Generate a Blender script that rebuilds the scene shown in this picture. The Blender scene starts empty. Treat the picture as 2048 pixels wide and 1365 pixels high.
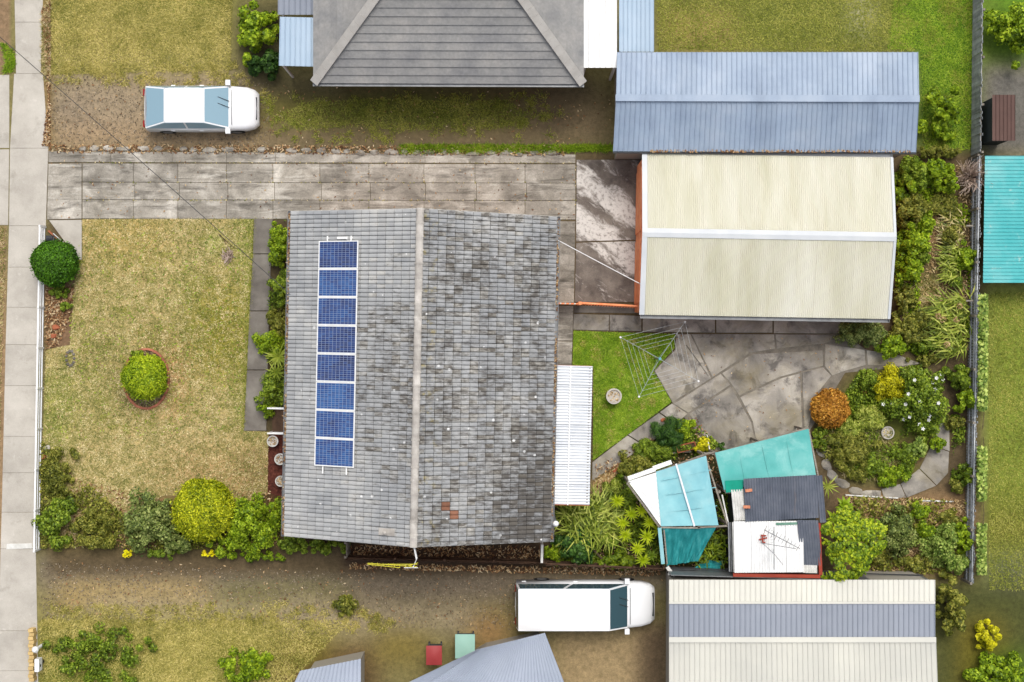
import bpy, math, random
import numpy as np
from mathutils import Vector, Matrix, Euler

random.seed(11)
rng = np.random.default_rng(11)
S = bpy.context.scene
COL = S.collection
PI = math.pi

# ------------------------------------------------------------------ camera, sky, sun, exposure
H = 52.0                                   # flying height of the drone camera above the ground
cam = bpy.data.objects.new('camera', bpy.data.cameras.new('camera'))
COL.objects.link(cam)
cam.location = (0, 0, H)
cam.rotation_euler = (0, 0, 0)
cam.data.sensor_width = 36.0
cam.data.lens = 36.0 * H / 40.96
cam.data.clip_end = 400
S.camera = cam

SUN_EL, SUN_AZ = math.radians(62), math.radians(14)      # azimuth measured from +Y towards +X
W = bpy.data.worlds.new('World')
S.world = W
W.use_nodes = True
wn, wl = W.node_tree.nodes, W.node_tree.links
bg = wn['Background']
sky = wn.new('ShaderNodeTexSky')
sky.sky_type = 'NISHITA'
sky.sun_disc = False
sky.sun_elevation = SUN_EL
sky.sun_rotation = SUN_AZ
sky.dust_density = 4.0
sky.air_density = 1.0
sky.ozone_density = 1.0
hs = wn.new('ShaderNodeHueSaturation')
hs.inputs['Saturation'].default_value = 0.35            # high thin cloud: a paler sky
wl.new(sky.outputs[0], hs.inputs['Color'])
wl.new(hs.outputs[0], bg.inputs['Color'])
bg.inputs['Strength'].default_value = 0.15

sd = bpy.data.lights.new('sun', 'SUN')
sd.energy = 1.2
sd.angle = math.radians(26)
sd.color = (1.0, 0.95, 0.87)
sun = bpy.data.objects.new('sun', sd)
COL.objects.link(sun)
sv = Vector((math.sin(SUN_AZ) * math.cos(SUN_EL), math.cos(SUN_AZ) * math.cos(SUN_EL), math.sin(SUN_EL)))
sun.rotation_euler = sv.to_track_quat('Z', 'Y').to_euler()
sun.location = (10, 30, 60)

S.view_settings.view_transform = 'Standard'
S.view_settings.look = 'None'
S.view_settings.gamma = 1.0
S.view_settings.use_curve_mapping = False
S.view_settings.exposure = 0.52
EXPO = 1.3                                 # what a level white-card albedo of 1 renders to

# ------------------------------------------------------------------ helpers
def P(px, py, z=0.0):
    """A point of the survey picture (2048 wide) at height z, in metres."""
    k = (H - z) / 2600.0
    return ((px - 1024) * k, (682.5 - py) * k, z)

def PP(pts, z=0.0):
    return [P(a, b, z)[:2] for a, b in pts]

def lin(c):
    c = c / 255.0
    return c / 12.92 if c <= 0.04045 else ((c + 0.055) / 1.055) ** 2.4

def C(r, g, b, f=1.0):
    return tuple(min(0.86, max(0.004, lin(x) * f / EXPO)) for x in (r, g, b)) + (1.0,)

def setp(o, label=None, cat=None, group=None, kind=None):
    if label: o['label'] = label
    if cat: o['category'] = cat
    if group: o['group'] = group
    if kind: o['kind'] = kind
    return o

def thing(name, label, cat, loc=(0, 0, 0), group=None, rotz=0.0):
    o = bpy.data.objects.new(name, None)
    COL.objects.link(o)
    o.empty_display_size = 0.2
    o.location = loc
    o.rotation_euler = (0, 0, rotz)
    return setp(o, label, cat, group)

def structure(name):
    o = bpy.data.objects.new(name, None)
    COL.objects.link(o)
    o['kind'] = 'structure'
    return o

def root_of(o):
    while o.parent: o = o.parent
    return o

class MB:
    def __init__(s): s.v = []; s.f = []; s.m = []; s.mi = 0
    def add(s, vs, fs):
        b = len(s.v)
        s.v += [tuple(v) for v in vs]
        s.f += [tuple(i + b for i in f) for f in fs]
        s.m += [s.mi] * len(fs)
        return s
    def box(s, x0, y0, z0, x1, y1, z1):
        return s.add([(x0,y0,z0),(x1,y0,z0),(x1,y1,z0),(x0,y1,z0),(x0,y0,z1),(x1,y0,z1),(x1,y1,z1),(x0,y1,z1)],
                     [(0,3,2,1),(4,5,6,7),(0,1,5,4),(1,2,6,5),(2,3,7,6),(3,0,4,7)])
    def beam(s, p, q, w, h, up=(0, 0, 1)):
        p, q = Vector(p), Vector(q)
        d = (q - p).normalized()
        sd_ = d.cross(Vector(up))
        if sd_.length < 1e-4: sd_ = d.cross(Vector((1, 0, 0)))
        sd_.normalize(); u = sd_.cross(d).normalized()
        a, b = sd_ * w / 2, u * h / 2
        vs = [p-a-b, p+a-b, p+a+b, p-a+b, q-a-b, q+a-b, q+a+b, q-a+b]
        return s.add(vs, [(0,3,2,1),(4,5,6,7),(0,1,5,4),(1,2,6,5),(2,3,7,6),(3,0,4,7)][::1])
    def prism(s, poly, z0, z1, cham=0.0):
        poly = [Vector(p[:2]) for p in poly]
        a = sum(p.x * q.y - q.x * p.y for p, q in zip(poly, poly[1:] + poly[:1]))
        if a < 0: poly = poly[::-1]
        n = len(poly)
        rings = [([p for p in poly], z0)]
        if cham > 0:
            ins = []
            for i in range(n):
                e1 = (poly[i] - poly[i-1]).normalized(); e2 = (poly[(i+1) % n] - poly[i]).normalized()
                n1 = Vector((-e1.y, e1.x)); n2 = Vector((-e2.y, e2.x))
                m = n1 + n2
                m = m / max(0.4, m.dot(n1)) if m.length > 1e-3 else n1
                ins.append(poly[i] + m * cham)
            rings += [(poly, z1 - cham), (ins, z1)]
        else:
            rings.append((poly, z1))
        vs = [(p.x, p.y, z) for r, z in rings for p in r]
        fs = [tuple(range(n))[::-1]]
        for k in range(len(rings) - 1):
            for i in range(n):
                j = (i + 1) % n
                fs.append((k*n+i, k*n+j, (k+1)*n+j, (k+1)*n+i))
        fs.append(tuple(range((len(rings)-1)*n, len(rings)*n)))
        return s.add(vs, fs)
    def tube(s, pts, r, n=6, r2=None):
        pts = [Vector(p) for p in pts]
        m = len(pts)
        vs = []
        for i, p in enumerate(pts):
            d = (pts[min(i+1, m-1)] - pts[max(i-1, 0)]).normalized()
            a = d.cross(Vector((0, 0, 1)))
            if a.length < 1e-3: a = d.cross(Vector((1, 0, 0)))
            a.normalize(); b = a.cross(d)
            rr = r if r2 is None else r + (r2 - r) * i / max(1, m - 1)
            vs += [p + (a * math.cos(2*PI*k/n) + b * math.sin(2*PI*k/n)) * rr for k in range(n)]
        fs = [tuple(i*n + x for x in (k, (k+1) % n)) + tuple((i+1)*n + x for x in ((k+1) % n, k)) for i in range(m-1) for k in range(n)]
        fs += [tuple(range(n)), tuple(range((m-1)*n, m*n))[::-1]]
        return s.add(vs, fs)
    def lathe(s, prof, n=16, c=(0, 0, 0), sx=1.0, sy=1.0):
        vs = [(c[0] + r*sx*math.cos(2*PI*k/n), c[1] + r*sy*math.sin(2*PI*k/n), c[2] + z) for r, z in prof for k in range(n)]
        fs = [(i*n+k, i*n+(k+1) % n, (i+1)*n+(k+1) % n, (i+1)*n+k) for i in range(len(prof)-1) for k in range(n)]
        fs += [tuple(range(n))[::-1], tuple(range((len(prof)-1)*n, len(prof)*n))]
        return s.add(vs, fs)
    def grid(s, fn, nu, nv):
        vs = [fn(i / nu, j / nv) for j in range(nv+1) for i in range(nu+1)]
        fs = [(j*(nu+1)+i, j*(nu+1)+i+1, (j+1)*(nu+1)+i+1, (j+1)*(nu+1)+i) for j in range(nv) for i in range(nu)]
        return s.add(vs, fs)
    def mesh(s, name, mats, off=(0, 0, 0), smooth=False):
        me = bpy.data.meshes.new(name)
        me.from_pydata([(v[0]-off[0], v[1]-off[1], v[2]-off[2]) for v in s.v], [], s.f)
        for m in (mats if isinstance(mats, (list, tuple)) else [mats]): me.materials.append(m)
        if any(s.m): me.polygons.foreach_set('material_index', s.m)
        if smooth: me.polygons.foreach_set('use_smooth', [True] * len(me.polygons))
        me.update()
        return me
    def build(s, name, mats, parent=None, local=False, smooth=False):
        off = (0, 0, 0) if (local or parent is None) else tuple(root_of(parent).location)
        o = bpy.data.objects.new(name, s.mesh(name, mats, off, smooth))
        COL.objects.link(o)
        if parent is not None: o.parent = parent
        return o

def inst(name, mesh, parent, loc, rot=(0, 0, 0), scale=(1, 1, 1)):
    o = bpy.data.objects.new(name, mesh)
    COL.objects.link(o)
    o.parent = parent
    o.location = loc
    o.rotation_euler = rot
    o.scale = scale
    return o

def copy_tree(o, parent=None):
    c = o.copy(); COL.objects.link(c)
    if parent is not None: c.parent = parent
    for ch in list(o.children): copy_tree(ch, c)
    return c

def raw_mesh(name, verts, per, mats, parent=None, tri=False):
    """many islands of `per` vertices, each one polygon"""
    me = bpy.data.meshes.new(name)
    n = len(verts) // per
    if parent is not None: verts = verts - np.array(root_of(parent).location)
    me.vertices.add(len(verts)); me.loops.add(n * per); me.polygons.add(n)
    me.vertices.foreach_set('co', verts.astype(np.float32).ravel())
    me.loops.foreach_set('vertex_index', np.arange(n * per, dtype=np.int32))
    me.polygons.foreach_set('loop_start', np.arange(0, n * per, per, dtype=np.int32))
    me.polygons.foreach_set('loop_total', np.full(n, per, dtype=np.int32))
    for m in (mats if isinstance(mats, (list, tuple)) else [mats]): me.materials.append(m)
    me.update(calc_edges=True); me.validate()
    o = bpy.data.objects.new(name, me)
    COL.objects.link(o)
    if parent is not None: o.parent = parent
    return o

def in_poly(pts, poly):
    x, y = pts[:, 0], pts[:, 1]
    r = np.zeros(len(pts), bool)
    n = len(poly)
    for i in range(n):
        x0, y0 = poly[i][0], poly[i][1]; x1, y1 = poly[(i+1) % n][0], poly[(i+1) % n][1]
        if y0 == y1: continue
        c = ((y0 > y) != (y1 > y)) & (x < (x1 - x0) * (y - y0) / (y1 - y0) + x0)
        r ^= c
    return r

def scatter(poly, n):
    a = np.array([p[:2] for p in poly]); lo, hi = a.min(0), a.max(0)
    out = []
    tot = 0
    while tot < n:
        p = lo + rng.random((n * 2, 2)) * (hi - lo)
        p = p[in_poly(p, poly)]
        out.append(p); tot += len(p)
    return np.concatenate(out)[:n]

# ------------------------------------------------------------------ materials
def newmat(name):
    m = bpy.data.materials.new(name); m.use_nodes = True
    return m, m.node_tree.nodes, m.node_tree.links, m.node_tree.nodes['Principled BSDF']

def ramp(n, stops):
    r = n.new('ShaderNodeValToRGB')
    e = r.color_ramp.elements
    while len(e) < len(stops): e.new(0.5)
    for k, (p, c) in enumerate(stops):
        e[k].position = p; e[k].color = c
    return r

def mixc(n, l, fac, a, b, mode='MIX'):
    m = n.new('ShaderNodeMix'); m.data_type = 'RGBA'; m.blend_type = mode
    for sock, val in ((m.inputs[0], fac), (m.inputs[6], a), (m.inputs[7], b)):
        if hasattr(val, 'is_output'): l.new(val, sock)
        else: sock.default_value = val
    return m.outputs[2]

def noise(n, l, vec, scale, detail=5, rough=0.6, dist=0.0):
    t = n.new('ShaderNodeTexNoise')
    t.inputs['Scale'].default_value = scale; t.inputs['Detail'].default_value = detail
    t.inputs['Roughness'].default_value = rough; t.inputs['Distortion'].default_value = dist
    if vec is not None: l.new(vec, t.inputs['Vector'])
    return t.outputs['Fac']

def mapping(n, l, vec, scale=(1, 1, 1), rot=(0, 0, 0), loc=(0, 0, 0)):
    m = n.new('ShaderNodeMapping')
    m.inputs['Scale'].default_value = scale; m.inputs['Rotation'].default_value = rot; m.inputs['Location'].default_value = loc
    l.new(vec, m.inputs['Vector'])
    return m.outputs[0]

def mrange(n, l, v, a, b, c=0.0, d=1.0):
    m = n.new('ShaderNodeMapRange')
    m.inputs[1].default_value = a; m.inputs[2].default_value = b; m.inputs[3].default_value = c; m.inputs[4].default_value = d
    l.new(v, m.inputs[0])
    return m.outputs[0]

def mathn(n, l, op, a, b=None):
    m = n.new('ShaderNodeMath'); m.operation = op
    for i, v in enumerate((a, b)):
        if v is None: continue
        if hasattr(v, 'is_output'): l.new(v, m.inputs[i])
        else: m.inputs[i].default_value = v
    return m.outputs[0]

def mat(name, cols, scale=1.0, detail=6, rough=0.8, spec=0.25, bump=0.0, bscale=60, fine=0.15, fscale=50, objvar=0.0,
        isl=0.0, metal=0.0, dist=0.0, stretch=(1, 1, 1), rot=0.0, stains=(), attr=None, frame=None, grain=None):
    m, n, l, b = newmat(name)
    if frame is not None:
        tc = n.new('ShaderNodeTexCoord'); tc.object = frame; pos = tc.outputs['Object']
    else:
        pos = n.new('ShaderNodeNewGeometry').outputs['Position']
    pm = mapping(n, l, pos, stretch, (0, 0, rot)) if (stretch != (1, 1, 1) or rot) else pos
    if attr:
        a = n.new('ShaderNodeAttribute'); a.attribute_name = attr
        col = a.outputs['Color']
        k = noise(n, l, pm, scale, detail, 0.65, dist)
        col = mixc(n, l, 1.0, col, ramp_out(n, l, k, cols), 'MULTIPLY')
    elif len(cols) == 1:
        rgb = n.new('ShaderNodeRGB'); rgb.outputs[0].default_value = cols[0]; col = rgb.outputs[0]
    else:
        k = noise(n, l, pm, scale, detail, 0.62, dist)
        st = [(0.3 + 0.4 * i / (len(cols) - 1), c) for i, c in enumerate(cols)]
        col = ramp_out(n, l, k, st)
    for (c, sc, lo, hi, strt, rz, amt) in stains:
        vv = mapping(n, l, mapping(n, l, pos, (1, 1, 1), (0, 0, rz)), strt, (0, 0, 0), (sc * 3.1, 1.7, 0))
        k = noise(n, l, vv, sc, 7, 0.68, 0.4)
        f = mrange(n, l, k, lo, hi, 0, amt)
        col = mixc(n, l, f, col, c)
    if grain:
        gs, lo_c, hi_c = grain
        k = noise(n, l, pos, gs, 4, 0.7, 0.3)
        col = mixc(n, l, 1.0, col, ramp_out(n, l, k, [(0.36, lo_c), (0.5, (1, 1, 1, 1)), (0.64, hi_c)]), 'MULTIPLY')
    if fine:
        k = noise(n, l, pos, fscale, 3, 0.6)
        v = mrange(n, l, k, 0.25, 0.75, 1 - fine, 1 + fine)
        vv = n.new('ShaderNodeCombineColor')
        for i in range(3): l.new(v, vv.inputs[i])
        col = mixc(n, l, 1.0, col, vv.outputs[0], 'MULTIPLY')
    if objvar or isl:
        src = n.new('ShaderNodeObjectInfo').outputs['Random'] if objvar else n.new('ShaderNodeNewGeometry').outputs['Random Per Island']
        a = objvar or isl
        v = mrange(n, l, src, 0, 1, 1 - a, 1 + a)
        vv = n.new('ShaderNodeCombineColor')
        for i in range(3): l.new(v, vv.inputs[i])
        col = mixc(n, l, 1.0, col, vv.outputs[0], 'MULTIPLY')
    l.new(col, b.inputs['Base Color'])
    b.inputs['Roughness'].default_value = rough
    b.inputs['Specular IOR Level'].default_value = spec
    b.inputs['Metallic'].default_value = metal
    if bump:
        k = noise(n, l, pos, bscale, 4, 0.6)
        bp = n.new('ShaderNodeBump'); bp.inputs['Strength'].default_value = bump; bp.inputs['Distance'].default_value = 0.02
        l.new(k, bp.inputs['Height']); l.new(bp.outputs[0], b.inputs['Normal'])
    return m

def ramp_out(n, l, k, stops):
    r = ramp(n, stops); l.new(k, r.inputs[0]); return r.outputs[0]

def leafmat(name, cols, trans=0.25, nscale=1.2, nvar=0.25, rough=0.55):
    """foliage: every leaf (island) takes its own colour from the ramp, with slow drift over the plant"""
    m, n, l, b = newmat(name)
    g = n.new('ShaderNodeNewGeometry')
    k = noise(n, l, g.outputs['Position'], nscale, 3, 0.6)
    k2 = mrange(n, l, k, 0.3, 0.7, -nvar, nvar)
    f = mathn(n, l, 'ADD', g.outputs['Random Per Island'], k2)
    st = [(i / (len(cols) - 1) if len(cols) > 1 else 0, c) for i, c in enumerate(cols)]
    col = ramp_out(n, l, f, st)
    l.new(col, b.inputs['Base Color'])
    b.inputs['Roughness'].default_value = rough
    b.inputs['Specular IOR Level'].default_value = 0.3
    if trans:
        t = n.new('ShaderNodeBsdfTranslucent'); l.new(col, t.inputs['Color'])
        mx = n.new('ShaderNodeMixShader'); mx.inputs[0].default_value = trans
        l.new(b.outputs[0], mx.inputs[1]); l.new(t.outputs[0], mx.inputs[2])
        l.new(mx.outputs[0], n['Material Output'].inputs['Surface'])
    return m

M = {}
V1 = (1, 1, 1)
M['conc_foot'] = mat('pavement concrete', [C(188,181,170,.83), C(208,201,189,.83), C(222,215,203,.83)], 0.7, 8, 0.9, bump=0.25, fine=0.10, fscale=35, objvar=0.05,
                     stains=[(C(150,143,132), 1.2, 0.56, 0.72, V1, 0, 0.55), (C(228,222,212), 2.5, 0.6, 0.72, V1, 0, 0.5)])
M['conc_drive'] = mat('weathered driveway concrete', [C(128,122,112), C(164,157,145), C(206,199,187)], 0.9, 9, 0.92, bump=0.4, fine=0.22, fscale=20, objvar=0.17, dist=0.6,
                      stains=[(C(92,87,79), 1.5, 0.5, 0.66, (0.45,1.6,1), 0, 0.8), (C(214,208,196), 2.3, 0.56, 0.68, (0.22,1.7,1), 0, 0.65), (C(84,79,70), 2.6, 0.56, 0.68, (0.12,1.9,1), 0, 0.65), (C(120,112,80), 0.6, 0.6, 0.8, V1, 0, 0.4)])
M['conc_dark'] = mat('damp path concrete', [C(98,92,86), C(122,116,108), C(142,136,127)], 1.1, 8, 0.92, bump=0.3, fine=0.14, fscale=40, objvar=0.08,
                     stains=[(C(82,76,68), 1.4, 0.55, 0.7, V1, 0, 0.5)])
M['conc_patio'] = mat('patio concrete', [C(112,108,102), C(156,150,141), C(198,191,178)], 0.8, 9, 0.92, bump=0.35, fine=0.14, fscale=35, objvar=0.14, dist=0.5,
                      stains=[(C(80,76,74), 1.3, 0.52, 0.64, V1, 0.5, 0.75), (C(192,186,172), 1.9, 0.6, 0.7, (1,.6,1), 0.7, 0.65), (C(150,138,104), 0.5, 0.48, 0.7, V1, 0, 0.6)])
def peel_mat():
    m = mat('carport concrete with peeling white coating', [C(92,84,78), C(122,113,105), C(146,137,127)], 1.2, 9, 0.9, bump=0.4, fine=0.2, fscale=30,
            stains=[(C(74,68,66), 2.0, 0.52, 0.68, V1, 0, 0.6)])
    n, l = m.node_tree.nodes, m.node_tree.links
    b = n['Principled BSDF']; old = b.inputs['Base Color'].links[0].from_socket
    pos = n.new('ShaderNodeNewGeometry').outputs['Position']
    sp = n.new('ShaderNodeSeparateXYZ'); l.new(pos, sp.inputs[0])
    x0, y0, _ = P(1153, 320)
    # worn wheel tracks run slantwise over the slab
    s_ = mathn(n, l, 'SUBTRACT', mathn(n, l, 'MULTIPLY', mathn(n, l, 'SUBTRACT', sp.outputs[1], y0), -1.0), mathn(n, l, 'MULTIPLY', mathn(n, l, 'SUBTRACT', sp.outputs[0], x0), 0.72))
    def band(c, w): return mrange(n, l, mathn(n, l, 'ABSOLUTE', mathn(n, l, 'SUBTRACT', s_, c)), 0.0, w, 1, 0)
    bands = mathn(n, l, 'MAXIMUM', band(0.62, 0.85), band(2.35, 1.0))
    v = mapping(n, l, mapping(n, l, pos, (1, 1, 1), (0, 0, math.radians(36))), (0.8, 1.8, 1))
    k = mathn(n, l, 'ADD', noise(n, l, v, 1.3, 9, 0.72, 0.5), mathn(n, l, 'MULTIPLY', bands, 0.30))
    f = mrange(n, l, k, 0.55, 0.69, 0, 1.0)
    f2 = mathn(n, l, 'MULTIPLY', f, mrange(n, l, noise(n, l, pos, 7, 6, .75), .36, .5, .25, 1))
    l.new(mixc(n, l, f2, old, C(222, 217, 210)), b.inputs['Base Color'])
    return m
M['conc_peel'] = peel_mat()
M['soil'] = mat('bare soil', [C(70,56,44), C(104,84,64), C(140,116,88)], 3, 8, 0.95, bump=0.5, fine=0.25, fscale=60)
M['mulch'] = mat('red bark mulch', [C(56,30,24), C(92,48,38), C(120,70,56)], 8, 8, 0.95, bump=0.8, fine=0.3, fscale=60)
M['ground'] = mat('ground', [(0.2, (0.56,0.56,0.56,1)), (0.5, (.72,.72,.72,1)), (0.8, (.9,.9,.9,1))], 2.2, 8, 0.95, attr='Col', bump=0.5, fine=0.22, fscale=26, grain=(6, (0.8,0.8,0.76,1), (1.2,1.18,1.16,1)))
M['lawn_dry'] = mat('dry lawn', [(0.28, (0.70,0.80,0.54,1)), (0.5, (1.10,1.10,1.12,1)), (0.72, (1.48,1.38,1.48,1))], 1.5, 10, 0.95, attr='Col', bump=0.6, fine=0.3, fscale=30, grain=(7.5, (0.55,0.62,0.45,1), (1.36,1.28,1.34,1)))
M['lawn_green'] = mat('green lawn', [C(70,100,18,1.5), C(104,132,34,1.5), C(146,150,70,1.6)], 1.6, 9, 0.95, bump=0.6, fine=0.3, fscale=30, grain=(7, (0.62,0.7,0.5,1), (1.3,1.22,1.3,1)))
M['mortar'] = mat('joint mortar', [C(104,98,88), C(142,134,121)], 3, 5, fine=.2)
M['tar'] = mat('joint', [C(50,46,40)], fine=0.2)
M['white'] = mat('white painted metal', [C(238,238,236), C(252,252,250)], 3, 3, 0.45, spec=0.4, fine=0.03)
M['white_dirty'] = mat('weathered white paint', [C(200,198,190), C(236,235,230)], 4, 5, 0.6, fine=0.08)
M['grey_metal'] = mat('grey metal', [C(120,122,124), C(150,152,154)], 4, 4, 0.45, metal=0.4, fine=0.06)
M['dark_metal'] = mat('dark metal', [C(40,42,46), C(60,62,66)], 4, 4, 0.5, fine=0.06)
M['timber'] = mat('weathered timber', [C(112,104,94), C(140,132,120), C(165,158,146)], 4, 6, 0.85, stretch=(1,6,1), bump=0.3, fine=0.15, objvar=0.18)
M['timber_brown'] = mat('brown timber', [C(70,52,40), C(100,76,58)], 5, 6, 0.85, bump=0.3, fine=0.15, objvar=0.15)
M['brick'] = mat('brick wall', [C(150,84,58), C(186,112,78)], 6, 5, 0.85, fine=0.12)
M['bark'] = mat('bark', [C(70,58,44), C(110,94,74)], 12, 5, 0.9, fine=0.2, bump=0.4)
M['litter'] = leafmat('dry leaf litter', [C(96,62,40), C(150,108,72), C(196,160,112), C(226,204,166)], 0, 2, 0.2, 0.9)
M['gravel'] = leafmat('pale wood chips', [C(150,116,72), C(200,168,112), C(232,208,158)], 0, 3, 0.2, 0.9)

# foliage
def G(r, g, b, f=1.45): return C(r, g, b, f)
LM = {
 'clip_dark':  leafmat('clipped dark green foliage', [G(34,62,8), G(62,104,14), G(92,140,24)], 0.2),
 'clip_lime':  leafmat('clipped lime foliage', [G(84,110,12), G(140,164,22), G(196,208,44)], 0.25),
 'clip_gold':  leafmat('clipped gold foliage', [G(84,102,8), G(158,168,20), G(216,216,48)], 0.25),
 'mid':        leafmat('mid green foliage', [G(56,74,14), G(100,124,26), G(150,168,52)], 0.25),
 'bright':     leafmat('bright green foliage', [G(68,92,8), G(120,148,18), G(172,192,44)], 0.3),
 'olive':      leafmat('olive foliage', [G(66,74,22), G(112,118,38), G(164,160,70)], 0.25),
 'grey':       leafmat('grey green foliage', [G(60,76,30), G(106,122,54), G(154,162,92)], 0.2),
 'yellow':     leafmat('yellow foliage', [G(120,120,10), G(186,182,18), G(232,220,40)], 0.3),
 'orange':     leafmat('orange brown foliage', [G(104,66,14), G(172,116,34), G(216,166,70)], 0.2),
 'deep':       leafmat('deep green foliage', [G(24,50,14), G(50,84,26), G(88,122,48)], 0.2),
 'fern':       leafmat('fern fronds', [G(52,74,8), G(96,118,18), G(140,156,34)], 0.25),
 'rosette_tree': leafmat('rosette tree foliage', [G(64,88,6), G(112,138,14), G(178,190,36)], 0.25),
 'rosette':    leafmat('bright rosette foliage', [G(96,118,6), G(150,168,14), G(204,212,40)], 0.3),
 'strap':      leafmat('strap leaves', [G(78,94,22), G(130,146,44), G(186,190,92)], 0.25),
 'straw':      leafmat('dry straw', [G(120,96,60), G(176,146,100), G(214,190,144)], 0.1),
 'twig':       leafmat('bare twigs', [G(110,92,80), G(160,140,126), G(196,178,164)], 0.0),
 'ivy':        leafmat('ivy leaves', [G(70,96,30), G(124,148,58), G(184,196,104)], 0.25),
 'flower_w':   leafmat('white petals', [G(240,240,244), G(255,255,255)], 0.2),
 'flower_y':   leafmat('yellow petals', [G(236,206,10), G(255,236,30)], 0.2),
 'flower_r':   leafmat('red petals', [G(120,40,36), G(170,60,50)], 0.2),
 'grass_dry':  leafmat('dry grass', [G(80,98,28,1.25), G(140,136,66,1.3), G(184,168,110,1.4), G(222,206,162,1.45)], 0.2, 2.2, 0.42),
 'grass_pale': leafmat('yellowish grass', [G(110,112,36,1.3), G(164,154,76,1.4), G(206,190,118,1.4)], 0.2, 1.0, 0.3),
 'grass_olive': leafmat('olive grass', [G(90,100,24,1.45), G(134,140,50,1.5), G(164,160,78,1.5)], 0.2, 0.6, 0.4),
 'grass':      leafmat('green grass', [G(66,96,10,1.8), G(110,140,22,1.8), G(150,166,52,1.8)], 0.25, 1.3, 0.3),
}
LM['litter'] = M['litter']; LM['gravel'] = M['gravel']

# ------------------------------------------------------------------ ground sheet with colour patches: grass, earth, paving dust and some painted shade
def field_colors(xs, ys, base, patches):
    X, Y = np.meshgrid(xs, ys)
    pts = np.stack([X.ravel(), Y.ravel()], 1)
    col = np.tile(np.array(base[:3]), (len(pts), 1))
    step = xs[1] - xs[0]
    for poly, c, soft in patches:
        w = PP(poly)
        msk = in_poly(pts, w).astype(float).reshape(X.shape)
        r = int(round(soft / step))
        if r > 0:
            ker = np.ones(2*r+1) / (2*r+1)
            for _ in range(2):
                msk = np.apply_along_axis(lambda a: np.convolve(np.pad(a, r, 'edge'), ker, 'valid'), 0, msk)
                msk = np.apply_along_axis(lambda a: np.convolve(np.pad(a, r, 'edge'), ker, 'valid'), 1, msk)
        f = msk.ravel()[:, None]
        col = col * (1 - f) + np.array(c[:3]) * f
    return col

def R(x0, y0, x1, y1): return [(x0, y0), (x1, y0), (x1, y1), (x0, y1)]
ys_ = np.arange(-15.6, 15.61, 0.15); xs_ = np.arange(-23.0, 23.01, 0.15)
patches = [
 (R(95,-80,470,150), C(172,166,90), .5), (R(120,60,330,110), C(200,178,112), .6), (R(95,-80,140,60), C(128,134,60), .5), (R(250,-60,460,25), C(150,154,70), .5),
 (R(95,140,520,300), C(182,162,132), .6), (R(95,190,180,240), C(164,146,122), .5), (R(95,255,560,298), C(186,156,120), .4),
 (R(470,0,600,160), C(96,92,60), .4), (R(520,160,1190,205), C(98,88,66), .3), (R(500,195,1060,262), C(118,112,50), .4), (R(700,200,950,250), C(100,112,44), .5),  # includes a darker strip along the eave of the grey hip roof
 (R(1040,180,1230,300), C(130,114,86), .4), (R(520,258,1060,300), C(136,118,90), .3),
 (R(1300,-80,1980,110), C(130,136,62), .4), (R(1330,20,1470,90), C(186,162,100), .5), (R(1700,-60,1745,70), C(196,192,142), .35), (R(1830,-80,1960,300), C(98,140,30), .4), (R(1870,160,1930,290), C(74,116,26), .4),
 (R(1964,-80,2300,130), C(112,150,42), .4), (R(1964,130,2300,310), C(128,124,116), .3),
 (R(1962,570,2300,1180), C(146,164,62), .5), (R(1962,1000,2100,1110), C(126,126,50), .5), (R(1980,1110,2300,1260), C(126,124,104), .5),
 (R(1850,1160,2300,1420), C(88,92,46), .4), (R(1920,1240,2010,1420), C(130,118,40), .5), (R(1960,1310,2300,1500), C(92,124,28), .4),
 (R(75,1105,1340,1180), C(140,128,108), .3), (R(110,1160,420,1225), C(188,162,108), .5), (R(180,1200,760,1250), C(190,174,136), .5), (R(440,1168,700,1200), C(128,122,74), .4),
 (R(75,1240,700,1500), C(180,170,92), .5), (R(90,1265,270,1500), C(98,116,38), .6), (R(95,1330,300,1500), C(124,138,46), .5), (R(430,1290,545,1500), C(118,132,28), .5), (R(545,1280,760,1500), C(120,96,64), .5),
 (R(560,1200,960,1260), C(178,162,130), .5), (R(560,1280,660,1330), C(132,122,40), .4), (R(700,1140,1040,1205), C(136,122,104), .4), (R(750,1265,860,1320), C(150,132,66), .4), (R(940,1230,1020,1290), C(176,136,88), .4),
 (R(1100,1250,1340,1500), C(184,160,118), .5), (R(1270,1250,1345,1500), C(126,106,80), .3),
 # the block itself
 (R(98,300,1960,1150), C(112,96,70), .15), (R(90,300,1152,442), C(128,116,92), .1),
 ([(1790,320),(1950,320),(1945,700),(1800,700),(1830,640),(1850,400)], C(126,108,76), .3), ([(1840,430),(1900,430),(1890,520),(1840,520)], C(172,136,98), .3), ([(1830,540),(1870,540),(1870,640),(1820,620)], C(140,138,70), .3),
 (R(1680,985,1945,1145), C(168,136,98), .3), (R(1740,1090,1850,1135), C(120,96,72), .3),
 ([(1640,860),(1720,740),(1840,730),(1890,860),(1830,970),(1700,960)], C(124,128,56), .3), (R(1800,880,1850,930), C(112,86,64), .2),
 (R(1188,800,1460,1140), C(72,70,40), .2), ([(1184,965),(1240,930),(1232,985),(1184,1000)], C(206,174,116), .12),
 (R(82,900,580,1100), C(112,98,56), .3), ([(190,1020),(360,960),(350,1010),(250,1050)], C(164,140,92), .3), (R(84,540,150,700), C(156,122,92), .25),
 (R(535,870,580,1000), C(96,50,40), .1), (R(520,440,590,880), C(96,84,58), .1),
 (R(690,1085,1086,1145), C(84,66,52), .1),  # dark soil below the gable, with the shadow of the house painted in
 (R(-400,-400,22,149), C(164,136,104), .05), (R(-400,452,14,1800), C(176,146,110), .05), (R(78,-80,103,300), C(160,132,84), .1),
]
gc = field_colors(xs_, ys_, C(150,140,90), patches)
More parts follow.
